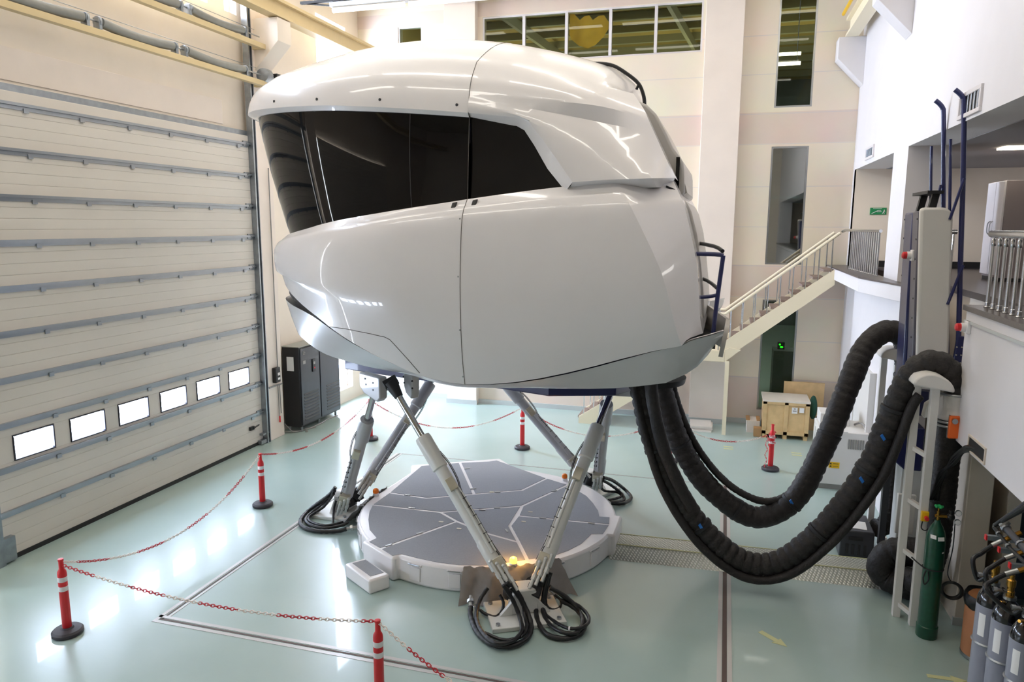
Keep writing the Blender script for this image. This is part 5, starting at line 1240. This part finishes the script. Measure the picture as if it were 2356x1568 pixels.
def flight(xa, za, xb, zb, nst):
    ln = Vector((xb - xa, 0, zb - za))
    for y in (Y0, Y1): MB().prism([(xa, y - .03, za - .04), (xa + .28, y - .03, za - .04), (xb, y - .03, zb - .33), (xb, y - .03, zb + .02), (xa, y - .03, za + .17)], (0, .06, 0)).build('stringer', CREAMS, t)
    for i in range(nst):
        f = (i + .5) / nst; x = xa + (xb - xa) * f; z = za + (zb - za) * (i + 1) / nst
        MB().box((x - (xb - xa) / nst * .62, Y0 + .03, z - .05), (x + (xb - xa) / nst * .55, Y1 - .03, z)).build('tread', TREAD, t)


def rails(pts, y, zr=.85, mt=CREAMR):
    MB().tube([(p[0], y, p[1] + zr) for p in pts], .032, 10).build('handrail', mt, t)
    for a, b in zip(pts[:-1], pts[1:]):
        n_ = max(1, int(abs(b[0] - a[0]) / .235))
        for i in range(n_):
            f = (i + .5) / n_; x = a[0] + (b[0] - a[0]) * f; z = a[1] + (b[1] - a[1]) * f; MB().cyl((x, y, z - .1), (x, y, z + zr), .014, n=6).build('baluster', STAINL, t)


flight(-3.27, .0, -.85, 1.78, 10)
flight(.02, 1.98, 2.32, 3.88, 11)
MB().box((-.95, Y0 - .05, 1.72), (.1, Y1 + .05, 1.98)).build('half_landing', CREAMS, t, bevel=.01)
MB().prism([(.1, Y0 - .05, 1.72), (.1, Y0 - .05, 2.0), (.2, Y0 - .05, 2.06), (.45, Y0 - .05, 2.02)], (0, .08, 0)).build('landing_haunch', CREAMS, t)
rails([(-3.27, .15), (-.85, 1.95)], Y0); rails([(-3.27, .15), (-.85, 1.95)], Y1)
rails([(-.9, 1.98), (.07, 1.98), (2.36, 3.82)], Y0); rails([(-.9, 1.98), (.07, 1.98), (2.36, 3.82)], Y1)
MB().box((.12, 17.14, 0), (.21, 17.22, 1.75)).build('support_post', CREAMS, t)
# ---------------------------------------------------------------- gallery lockers
t = thing('locker', 'tall locker with white double doors and grey side behind the gallery balustrade', 'locker', (4.75, 14.1, 3.92))
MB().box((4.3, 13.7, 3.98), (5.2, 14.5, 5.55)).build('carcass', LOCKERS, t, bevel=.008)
for i, y in enumerate((13.71, 14.11)):
    o = MB().box((4.27, y, 4.02), (4.3, y + .385, 5.54)).build('door', LOCKER, t, bevel=.005, label='white locker door'); hy = y + (.34 if i == 0 else .05)
    MB().tube(crom([(4.26, hy, 4.9), (4.22, hy, 4.86), (4.22, hy, 4.72), (4.26, hy, 4.68)], 4), .01, 6).build('handle', STEEL, o)
MB().box((4.32, 13.72, 3.92), (5.2, 14.5, 3.98)).build('plinth', BLACKM, t)
# ---------------------------------------------------------------- gas cylinders
t = thing('gas_cylinder', 'tall dark green gas cylinder strapped to the near white support', 'gas cylinder', (2.5, 9.1, 0))
cx, cy = 2.515, 9.08; tilt = Vector((.0, .0, 1))
MB().lathe((cx, cy, .0), [(.112, 0), (.116, .01), (.116, .14), (.106, .15), (.105, 1.18), (.1, 1.25), (.085, 1.32), (.06, 1.38), (.035, 1.42), (.03, 1.45), (0, 1.451)], 26).build('cylinder_body', GREENC, t)
MB().cyl((cx, cy, 1.45), (cx, cy, 1.56), .018, n=10).cyl((cx - .03, cy, 1.5), (cx + .09, cy, 1.5), .018, n=8).cyl((cx, cy, 1.56), (cx, cy, 1.6), .01, n=8).build('valve', BRASS, t)
m = MB().cyl((cx, cy, 1.6), (cx, cy, 1.625), .03, n=12)
for i in range(5): m.ball((cx + .035 * math.cos(i * 1.257), cy + .035 * math.sin(i * 1.257), 1.612), .016, None, 8, 5)
m.build('handwheel', mat('green_handwheel', '22a35a', .4), t)
MB().ball((cx + .13, cy, 1.5), .045, None, 12, 8).cyl((cx + .13, cy, 1.5), (cx + .13, cy, 1.58), .025, n=10).build('regulator', BLACKP, t)
for z in (1.45, 1.56): o = MB().cyl((cx + .2, cy, z), (cx + .2, cy - .025, z), .034, n=16).build('gauge', STEEL, t); MB().cyl((cx + .2, cy - .025, z), (cx + .2, cy - .028, z), .029, n=16).bar((cx + .2, cy - .03, z), (cx + .215, cy - .03, z + .012), .003, .003).build('dial', PAPER, o)
m = MB()
for dx, z, w in ((-.05, 1.27, .03), (.03, 1.255, .035), (.065, 1.1, .012)):
    a = math.asin(dx / .1); p = Vector((cx + math.sin(a) * .099, cy - math.cos(a) * .099, z)); n_ = Vector((math.sin(a), -math.cos(a), .25)); s = Vector((math.cos(a), math.sin(a), 0)); m.obox(p, s * w, n_ * .004, Vector((0, .008, .02)))
m.build('white_labels', PAPER, t)
MB().ring((cx, cy, .86), (0, .05, 1), .108, .009, 24).tube(crom([(2.41, 9.02, .87), (2.35, 9.08, .9), (2.3, 9.15, .93)], 3), .009, 6).tube(crom([(2.42, 8.98, .86), (2.39, 8.95, .78), (2.41, 8.95, .7), (2.45, 8.96, .76), (2.44, 8.97, .85)], 4), .008, 6).build('strap', STRAPM, t)
tag(MB().ring((2.75, 9.15, .58), (.1, 1, .1), .1, .018, 26, 8).ring((2.755, 9.13, .58), (.15, 1, .05), .105, .014, 26, 6).tube(crom([(2.7, 9.1, 1.42), (2.72, 9.15, 1.1), (2.69, 9.14, .8), (2.74, 9.15, .68)], 5), .006, 6).build('coiled_hose', BLACKP), 'coil of thin black hose hanging behind the green cylinder', 'hose')
# brown fibre drum with a bin bag
t = thing('fibre_drum', 'brown fibre drum used as a bin with black bag over its rim', 'bin', (3.0, 8.78, 0))
MB().lathe((3.0, 8.78, 0), [(.2, .035), (.205, .05), (.205, .72), (.2, .73)], 28).build('drum_body', DRUMM, t); MB().lathe((3.0, 8.78, 0), [(.2, 0), (.209, .01), (.209, .04), (.2, .05)], 28).build('bottom_rim', STEEL, t)
b_ = MB(); rows = []
for j in range(8):
    f = j / 7; row = []
    for i in range(33):
        w = 2 * PI * i / 32; r = .2 + .028 * math.sin(PI * min(1, f * 1.2)) + .008 * math.sin(w * 7 + j) * (1 - f * .3); r = r if f < .8 else r * (1 - (f - .8) * 3.2); z = .6 + .17 * min(1, f * 1.25) + .02 * math.sin(w * 3 + 1) * (1 - f) + (.0 if f < .85 else -.05); row.append(Vector((3.0 + r * math.cos(w), 8.78 + r * math.sin(w), z)))
    rows.append(row)
rows.append([Vector((3.0, 8.78, .66))] * 33); b_.grid(rows); b_.build('bin_bag', BAG, t, angle=80)


def grey_cyl(x, y, h, label, r=.115, lab=True):
    t = thing('gas_cylinder', label, 'gas cylinder', (x, y, 0), 'grey gas cylinders with black shoulders')
    MB().lathe((x, y, 0), [(r - .01, 0), (r, .015), (r, h - .14)], 30).build('cylinder_body', GREYC, t)
    MB().lathe((x, y, h - .14), [(r, 0), (r * .985, .035), (r * .9, .085), (r * .7, .135), (r * .42, .17), (r * .3, .185), (r * .28, .21), (0, .211)], 30).build('black_shoulder', BLACKG, t)
    MB().cyl((x, y, h + .05), (x, y, h + .075), .05, n=20).build('neck_collar', STEEL, t)
    m = MB().lathe((x, y, h + .07), [(.03, 0), (.034, .01), (.034, .05), (.028, .055), (.028, .09), (.036, .095), (.036, .15), (.02, .16), (.02, .2)], 12); m.build('valve', BRASS, t)
    MB().cyl((x, y, h + .11), (x - .1, y - .0, h + .12), .017, n=10).cyl((x - .1, y, h + .12), (x - .13, y, h + .12), .022, n=8).build('outlet', STEEL, t)
    a = -2.42; n_ = Vector((math.cos(a), math.sin(a), 0)); s = Vector((-n_.y, n_.x, 0)); m = MB()
    rowa = [Vector((x + math.cos(a + q) * (r + .001), y + math.sin(a + q) * (r + .001), h - .42)) for q in (-.25, -.12, 0, .12, .25)]; m.grid([rowa, [p + Vector((0, 0, .21)) for p in rowa]])
    o = m.build('paper_label', PAPER, t, solid=.001)
    a2 = -1.5; rowb = [Vector((x + math.cos(a2 + q) * (r + .001), y + math.sin(a2 + q) * (r + .001), h - .24)) for q in (-.2, 0, .2)]; MB().grid([rowb, [p + Vector((0, 0, .03)) for p in rowb]]).build('small_sticker', CARDW, t, solid=.001)
    MB().ring((x, y, h - .5), (0, 0, 1), r + .002, .012, 30, 4).build('clamp_band', GALV, t)
    MB().cyl((x - .05, y - .04, h + .03), (x - .09, y - .07, h + .04), .014, n=8).build('small_plug', BRASS, t)
    return Vector((x, y, h))


g1 = grey_cyl(2.435, 7.02, 1.62, 'rearmost grey cylinder with black shoulder, beside the brown drum')
g2 = grey_cyl(2.475, 6.76, 1.62, 'middle grey cylinder with black shoulder in the row of three')
g3 = grey_cyl(2.515, 6.46, 1.62, 'nearest grey cylinder with black shoulder at the bottom right corner')
# gas manifold rack: aluminium bars with red caps, pipes
t = thing('manifold_rack', 'aluminium gas manifold rack with red end caps above the grey cylinders', 'rack', (2.7, 6.8, 0))
for (px_, py_, yy) in ((2270, 1235, 7.35), (2300, 1264, 7.1), (2325, 1300, 6.82)):
    a = at(px_, py_, 1, yy); o = MB().box((a.x, a.y - .02, a.z - .022), (a.x + .8, a.y + .02, a.z + .022)).box((a.x + .0, a.y - .024, a.z - .006), (a.x + .8, a.y + .024, a.z + .006)).build('profile_bar', ALU, t); MB().box((a.x - .012, a.y - .022, a.z - .024), (a.x, a.y + .022, a.z + .024)).build('red_end_cap', RED, o)
MB().box((2.9, 6.3, 0), (2.95, 7.5, 2.0)).build('rack_plate', mat('rack_plate_grey', '5b5f66', .5, metal=.5), t)
pA = at(2287, 1213, 1, 7.3); pB = at(2322, 1258, 1, 7.0); pC = at(2356, 1292, 1, 6.7)
MB().tube([pA, pB, pC, pC + (pC - pB)], .016, 10).build('thin_pipe', BLACKP, t)
qA = at(2312, 1212, 1, 7.2); qB = at(2356, 1260, 1, 6.9)
MB().tube([qA, qB, qB + (qB - qA)], .03, 12).build('thick_pipe', mat('grey_pipe', '4b4b4f', .4), t)
for e in ((pA, pA + Vector((.05, .02, .04)), .02), (pA + (pB - pA) * .3, pA + (pB - pA) * .36, .024), (pA + (pB - pA) * .9, pA + (pB - pA) * .98, .024), (qA, qA + (qB - qA) * .12, .042), (qA + (qB - qA) * .8, qA + (qB - qA) * .86, .04), (qA - Vector((.03, 0, 0)), qA + Vector((.02, 0, .06)), .03)):
    MB().cyl(e[0], e[1], e[2], n=10).build('pipe_union', STEEL, t)
uA = at(2305, 1200, 1, 7.15); uB = at(2350, 1172, 1, 6.9); MB().tube(crom([uA, uA.lerp(uB, .5), uB, uB + (uB - uA) * .6], 4), [.012 + .0016 * min(i, 8) for i in range(13)], 10).build('flexible_hose', BLACKP, t)
vA = at(2288, 1208, 1, 7.25); vB = at(2340, 1170, 1, 7.1); MB().tube([vA, vB, vB + (vB - vA)], .018, 10).build('flexible_hose', BLACKP, t)
for (sx, sy, ex, ey, yy, g, l) in ((2283, 1254, 2312, 1241, 7.15, g1, 'black fill hose with brass end arching over the rearmost grey cylinder'), (2313, 1284, 2345, 1272, 6.9, g2, 'black fill hose with brass end arching over the middle grey cylinder'), (2313, 1320, 2350, 1310, 6.65, g3, 'black fill hose with brass end arching to the nearest grey cylinder')):
    s0 = at(sx, sy, 1, yy); e0 = at(ex, ey, 1, yy); gx = g + Vector((-.05, .0, .13)); d = (s0 - e0).normalized()
    hs = thing('fill_hose', l, 'hose', gx, 'fill hoses of the manifold')
    MB().tube(crom([s0, s0 + d * .1 + Vector((0, 0, -.03)), Vector((s0.x - .16, (s0.y + gx.y) / 2, (s0.z + gx.z) / 2 - .02)), gx + Vector((-.06, .05, -.08)), gx], 7), .02, 10).build('hose', RUBBER, hs)
    MB().cyl(s0, s0 - d * .1, .023, n=12).build('steel_ferrule', STEEL, hs); MB().cyl(s0 - d * .1, s0 - d * .26, .022, n=6).build('brass_fitting', BRASS, hs)
# ---------------------------------------------------------------- cable ramp, crate and odds and ends
t = thing('cable_ramp', 'long checker-plate alloy cable ramp running from the platform to the right support', 'cable ramp', (.4, 10.5, 0))
yy_ = lambda x: .045 * (x + 1.4)
for xa, xb in ((-1.42, .35), (.36, 2.2)):
    pr = [(9.99, 0), (10.25, .13), (10.63, .13), (10.72, 0)]
    sec = lambda x: [Vector((x, y + yy_(x), z)) for y, z in pr]
    MB().hexa([sec(xa)[0], sec(xb)[0], sec(xb)[3], sec(xa)[3], sec(xa)[1], sec(xb)[1], sec(xb)[2], sec(xa)[2]]).build('checker_cover', CHECK, t)
    for i in (1, 2): MB().bar(sec(xa)[i] + Vector((0, 0, .002)), sec(xb)[i] + Vector((0, 0, .002)), .014, .008).build('yellow_edge', YTAPE, t)
sA, sB = [[Vector((x, y + yy_(x), z)) for y, z in ((9.98, 0), (10.25, .135), (10.64, .135), (10.73, 0))] for x in (2.2, 2.36)]
MB().hexa([sA[0], sB[0], sB[3], sA[3], sA[1], sB[1], sB[2], sA[2]]).build('white_end', MACH, t, bevel=.005)
MB().box((2.28, 10.6, .13), (2.34, 10.66, .138)).ring((2.24, 10.63, .138), (0, 0, 1), .03, .004, 14, 4).build('warning_sticker', RED, t)
t = thing('black_box', 'black equipment box with handle slot and white paper on top beside the ramp', 'box', (2.05, 11.35, 0))
MB().box((1.82, 11.05, 0), (2.28, 11.75, .42)).build('body', CABB, t, bevel=.02)
m = MB().box((1.93, 11.035, .28), (2.13, 11.05, .33))
for i in range(4): m.box((1.9 + .08 * i, 11.04, .06), (1.94 + .08 * i, 11.05, .22))
m.build('slots', BLACKM, t, bevel=.005)
tag(MB().box((1.86, 11.15, .421), (2.2, 11.45, .427), rz=-.08).build('paper_sheet', PAPER), 'white paper sheet lying on the black box', 'paper')
t = thing('jerrycan', 'pale plastic bottle on the floor behind the ramp end', 'bottle', (2.42, 11.1, 0))
MB().lathe((2.42, 11.1, 0), [(.08, 0), (.09, .02), (.09, .2), (.06, .26), (.025, .3), (.025, .33), (0, .331)], 16).build('bottle_body', mat('pale_plastic', 'cdd0b8', .4), t); MB().cyl((2.42, 11.1, .33), (2.42, 11.1, .36), .03, n=12).build('cap', WHITEP, t)
# wooden crate
t = thing('wooden_crate', 'large pale wooden crate with paper labels against the back wall', 'crate', (1.5, 17.45, 0))
x0, x1, y0, y1 = 1.02, 1.98, 17.2, 18.0
MB().box((x0, y0, .1), (x1, y1, .86)).build('crate_body', WOOD, t)
m = MB()
for a, b in ((x0 - .02, x0 + .07), (1.46, 1.55), (x1 - .07, x1 + .02)): m.box((a, y0 - .025, .1), (b, y0, .86))
m.box((x0 - .02, y0 - .025, .8), (x1 + .02, y0, .88)).box((x0 - .02, y0 - .025, .1), (x1 + .02, y0, .18)); m.build('battens', WOOD, t, bevel=.004)
MB().box((x0 - .03, y0 - .03, .86), (x1 + .03, y1 + .02, .9)).build('lid', WOODT, t)
for x in (x0, 1.46, x1 - .08): MB().box((x, y0, 0), (x + .09, y1, .1)).build('runner', WOOD, t)
m = MB().box((1.62, y0 - .03, .62), (1.74, y0 - .026, .76)).box((1.78, y0 - .03, .65), (1.88, y0 - .026, .76)); o = m.build('paper_label', PAPER, t); MB().box((1.64, y0 - .034, .67), (1.72, y0 - .031, .69)).box((1.66, y0 - .034, .72), (1.7, y0 - .031, .74)).build('print', MACHD, o)
tag(MB().box((1.5, 18.15, 0), (2.4, 18.18, 1.16)).build('plywood_sheet', WOOD), 'bare plywood sheet leaning upright behind the crate', 'board')
t = thing('office_chair', 'office chair back in dark green fabric behind the white machine cabinet', 'chair', (2.2, 17.5, 0))
MB().ball((2.1, 17.5, .72), .22, (.4, .95, 1.25), 16, 10).build('backrest', GREENF, t); MB().ball((2.4, 17.5, .47), .24, (1, 1, .25), 16, 8).build('seat', GREENF, t); m = MB().cyl((2.4, 17.5, .06), (2.4, 17.5, .42), .025, n=10).tube([(2.12, 17.5, .6), (2.16, 17.5, .42), (2.35, 17.5, .42)], .02, 8)
for i in range(5): m.bar((2.4, 17.5, .08), (2.4 + .26 * math.cos(i * 1.257), 17.5 + .26 * math.sin(i * 1.257), .05), .04, .03).ball((2.4 + .26 * math.cos(i * 1.257), 17.5 + .26 * math.sin(i * 1.257), .025), .025, None, 8, 5)
m.build('base', BLACKP, t)
tag(MB().box((.83, 17.22, 0), (1.0, 17.42, .2), rz=.0).build('cardboard_box', CARD, bevel=.004), 'small brown cardboard box in front of the wooden crate', 'box')
t = thing('cardboard_box', 'larger white cardboard box behind the small brown box', 'box', (.82, 17.75, 0)); MB().box((.68, 17.55, 0), (.97, 18.0, .28)).build('body', CARDW, t); MB().box((.66, 17.6, .28), (.75, 18.0, .3)).box((.9, 17.6, .28), (.98, 18.0, .3)).build('flaps', CARD, t)
for i, (dx, dy, w, l) in enumerate(((0, 0, .5, 'lowest white ceiling board of the stack by the stair post'), (.03, .06, .48, 'middle white ceiling board of the stack by the stair post'), (-.02, .03, .5, 'topmost white ceiling board of the stack by the stair post'))):
    tag(MB().box((-.6 + dx, 17.25 + dy, .001 + .045 * i), (-.6 + dx + w, 17.85 + dy, .042 + .045 * i), rz=.05 * i - .04).build('ceiling_board', CARDW), l, 'board', 'stack of boards by the stair post')
# white machine cabinet
t = thing('machine_cabinet', 'white machine cabinet with vent grille and yellow warning sticker', 'cabinet', (2.2, 14.2, 0))
MB().box((1.84, 14.02, .1), (2.66, 15.0, 1.1)).build('cabinet_body', MACH, t, bevel=.012)
MB().box((1.84, 14.05, 0), (2.66, 15.0, .1)).build('plinth', MACHD, t); MB().box((1.88, 14.5, 1.1), (2.4, 15.0, 1.32)).build('rear_hood', MACH, t, bevel=.01)
m = MB()
for i in range(7): m.box((2.32 + .04 * i, 14.005, .8), (2.342 + .04 * i, 14.02, .98))
m.build('vent_grille', MACHD, t)
m = MB()
for y in (14.1, 14.4, 14.7): m.box((1.825, y, .2), (1.84, y + .2, 1.0))
m.build('side_panels', LEGW, t); MB().box((1.82, 14.0, 1.04), (2.3, 14.03, 1.12)).build('top_rail', MACH, t)
o = MB().box((2.02, 14.005, .42), (2.2, 14.02, .53)).build('warning_sticker', YELLOW, t); m = MB()
for z in (.44, .49): m.prism([(2.03, 14.0, z), (2.07, 14.0, z), (2.05, 14.0, z + .033)], (0, .004, 0)).box((2.09, 14.0, z + .012), (2.18, 14.004, z + .018))
m.build('warning_symbols', BLACKM, o)
MB().tube(crom([(2.5, 14.6, 1.12), (2.58, 14.4, 1.2), (2.66, 14.2, 1.1), (2.68, 14.1, .7)], 5), .02, 8).build('hose', MACHD, t)
# ================================================================== LEFT AND BACK
t = thing('compressor_cabinet', 'dark charcoal compressor cabinet with louvred doors standing by the left wall', 'cabinet', (-9.5, 15.3, 0))
x0, x1, y0, y1 = -9.74, -9.3, 14.45, 16.25
MB().box((x0, y0, .12), (x1, y1, 2.0)).build('carcass', mat('cabinet_black', '1d1d20', .5), t, bevel=.01); MB().box((x0 - .0, y0 - .005, 2.0), (x1 + .01, y1 + .005, 2.02)).build('top_panel', CABT, t)
for ya, yb in ((14.48, 15.28), (15.32, 16.22)):
    o = MB().box((x1, ya, .16), (x1 + .025, yb, 1.97)).build('door', CABB, t, bevel=.008); m = MB()
    for i in range(9): m.obox((x1 + .03, (ya + yb) / 2 + (.0 if ya < 15 else .1), .28 + .075 * i), (.01, 0, -.018), (0, (yb - ya) / 2 - .09 - (.0 if ya < 15 else .06), 0), (.002, 0, .004))
    m.build('louvres', BLACKM, o)
o = MB().box((x1 + .025, 14.95, 1.35), (x1 + .05, 15.08, 1.65)).build('control_panel', BLACKM, t, bevel=.008); MB().cyl((x1 + .05, 15.02, 1.44), (x1 + .056, 15.02, 1.44), .02, n=10).build('red_lamp', RED, o); MB().box((x1 + .05, 14.98, 1.53), (x1 + .054, 15.05, 1.59)).build('display', MACHD, o)
m = MB(); X = x1 + .026
for z in (1.82, 1.855, 1.89): m.box((X, 14.58, z), (X + .004, 14.68, z + .012))
m.box((X, 14.58, 1.82), (X + .004, 14.592, 1.9)).box((X, 14.57, 1.6), (X + .004, 14.68, 1.68)); m.build('badge', MACHD, t)
tag(MB().box((-9.62, y0 - .006, 1.45), (-9.44, y0 - .001, 1.78)).box((-9.59, y0 - .009, 1.68), (-9.47, y0 - .006, 1.74)).build('notice_sheet', PAPER), 'white notice sheet stuck on the dark cabinet side', 'paper')
m = MB()
for y in (14.55, 15.3, 16.1):
    for x in (x0 + .06, x1 - .06): m.cyl((x, y, 0), (x, y, .12), .03, n=10)
m.build('feet', STEEL, t)
tag(MB().tube(crom([(-9.7, 14.3, .03), (-9.45, 14.38, .02), (-9.3, 14.7, .02), (-9.25, 15.2, .025), (-9.3, 15.6, .02), (-9.24, 16.0, .02)], 5), .014, 6).tube(crom([(-9.72, 14.3, .3), (-9.6, 14.36, .12), (-9.45, 14.4, .03), (-9.2, 14.9, .02)], 5), .012, 6).cyl((-9.22, 14.52, 0), (-9.22, 14.52, .1), .03, n=10).build('floor_cables', MACHD), 'loose grey cables and pipe on the floor under the dark cabinet', 'cable')
t = thing('door_control_box', 'small black door control box on the pilaster beside the shutter door', 'control box', (-9.55, 13.9, 1.3))
MB().box((-9.58, 13.8, 1.3), (-9.48, 13.98, 1.64)).build('box', BLACKP, t, bevel=.015); MB().box((-9.48, 13.87, 1.36), (-9.475, 13.95, 1.41)).box((-9.48, 13.87, 1.46), (-9.475, 13.95, 1.52)).build('labels', PAPER, t)
m = MB().cyl((-9.55, 13.98, 1.28), (-9.55, 13.98, 6), .012, n=6).bar((-9.56, 13.64, 1.22), (-9.56, 14.16, 1.22), .02, .03).cyl((-9.55, 13.96, 1.22), (-9.55, 13.96, .5), .01, n=6).cyl((-9.55, 14.02, 1.22), (-9.55, 14.04, .55), .01, n=6); m.build('conduit', MACHD, t)
MB().cyl((-9.54, 13.96, .5), (-9.54, 13.96, .36), .018, n=8).build('red_plug', RED, t)
# torsion spring shafts above the door
for yy, zz, segs, l in ((0, 7.62, ((7.3, 9.2), (9.55, 11.06), (11.42, 13.02)), 'lower cream beam carrying the grey door spring tubes'), (0, 8.36, ((7.4, 9.4), (9.7, 11.25), (11.58, 13.05)), 'upper cream beam carrying the grey door spring tubes')):
    tag(MB().box((-9.42, 6.9, zz), (-9.3, 13.75, zz + .1)).box((-9.8, 7.1, zz), (-9.42, 7.2, zz + .1)).box((-9.8, 13.66, zz), (-9.42, 13.74, zz + .1)).build('spring_beam', TAN, bevel=.004), l, 'beam')
    ws = 'lower' if zz < 8 else 'upper'; od = ('nearest', 'middle', 'farthest')
    for k, (a, b) in enumerate(segs):
        t = thing('spring_tube', '%s grey spring tube on the %s door beam' % (od[k], ws), 'spring', (-9.36, (a + b) / 2, zz + .2), 'door springs')
        c = [(-9.36, a + (b - a) * i / 10, zz + .22 - .05 * math.sin(PI * i / 10)) for i in range(11)]
        MB().tube(c, .075, 16).build('tube', SPRING, t)
        for y in (a - .06, b + .06): MB().box((-9.42, y - .03, zz + .1), (-9.3, y + .03, zz + .28)).lathe((-9.36, y - .02, zz + .22), [(.08, 0), (.08, .04)], 16, (0, 1, 0)).build('bearing_plate', GALV, t, bevel=.006)
    tag(MB().cyl((-9.36, 7.0, zz + .22), (-9.36, 13.6, zz + .22), .014, n=8).cyl((-9.4, 7.0, zz + .33), (-9.4, 13.5, zz + .34), .006, n=6).build('spring_shaft', STEEL), 'thin steel shaft through the %s row of spring tubes' % ws, 'shaft')
t = thing('door_motor', 'grey drum and black motor at the end of the lower door beam', 'motor', (-9.36, 13.8, 7.84))
MB().lathe((-9.36, 13.62, 7.84), [(.05, 0), (.14, .02), (.15, .1), (.15, .2), (.06, .24)], 20, (0, 1, 0)).build('cable_drum', GALV, t); MB().box((-9.42, 14.0, 7.74), (-9.24, 14.2, 7.94)).build('motor_body', BLACKP, t, bevel=.015); MB().cyl((-9.36, 13.82, 7.84), (-9.36, 14.02, 7.84), .04, n=12).build('shaft', STEEL, t)
t = thing('hanging_light', 'long fluorescent light fitting hanging at the top edge of the picture', 'ceiling light', (-6.3, 14, 9.1))
MB().box((-7.9, 13.9, 9.14), (-4.5, 14.1, 9.22)).build('housing', GALV, t); 
for a, b in ((-7.88, -6.3), (-6.2, -4.55)): MB().tube([(a, 14, 9.09), (b, 14, 9.09)], .05, 12).build('diffuser', mat('lamp_diffuser', 'fdf3e6', .3, emit=1.2), t)
m = MB().box((-8.6, 13.95, 9.25), (-4.5, 14.02, 9.3)).bar((-8.6, 14, 9.28), (-7.9, 14, 9.18), .03, .03)
for x in (-7.6, -6.25, -4.8): m.cyl((x, 14, 9.2), (x, 14, 11), .012, n=6)
m.build('hanger', BLACKM, t)
# things seen through the back-wall windows
tag(MB().prism([tuple(at(*p, 1, 18.72)) for p in ((1311, 28), (1322, 33), (1334, 46), (1345, 37), (1356, 35), (1364, 46), (1378, 36), (1390, 35), (1400, 50), (1400, 66), (1388, 85), (1370, 103), (1352, 111), (1332, 105), (1316, 92), (1310, 80))], (0, .02, 0)).build('yellow_sheet', YSTK), 'ragged yellow insulation sheet behind the middle pane of the high window strip', 'sheet')
for (a, b, y, z, l) in ((.95, 1.75, 22.5, 9.27, 'brighter lit tube lamp seen through the tall upper right window'), (1.15, 1.9, 24.5, 9.95, 'dimmer lit tube lamp seen higher through the tall upper right window')):
    t = thing('tube_lamp', l, 'lamp', (a, y, z)); MB().cyl((a, y, z), (b, y, z), .05, n=10).build('tube', TUBEON, t); MB().cyl((a + .1, y, z), (a + .1, y, 11.6), .01, n=6).cyl((b - .1, y, z), (b - .1, y, 11.6), .01, n=6).build('hanger', BLACKM, t)
t = thing('control_cabinet', 'grey machine cabinet with green digits seen through the low right window', 'cabinet', (1.6, 20.5, 0))
MB().box((1.36, 20.2, .0), (2.0, 20.9, 1.55)).build('body', DIM, t); MB().box((1.45, 20.18, 1.6), (1.62, 20.3, 1.78)).build('head', BLACKM, t); MB().box((1.9, 20.6, 1.7), (2.1, 20.65, 2.0)).build('screen', SCREEN, t)
m = MB()
for x, z in ((1.5, 1.73), (1.56, 1.66), (1.53, 1.66)): m.ring((x, 20.17, z), (0, 1, 0), .018, .006, 8, 4)
m.build('green_digits', LEDG, t)
tag(MB().ring((-7.5, 18.64, .55), (0, 1, 0), .13, .02, 20, 6).ring((-7.5, 18.62, .55), (0, 1, .1), .12, .015, 20, 6).build('wall_cable_coil', MACHD), 'grey cable coil hanging low on the back wall beside the pilaster', 'cable')
struct(MB().box((-8.9, 18.64, 0), (-8.0, 18.7, 2.2)).build('door_4', MACH))
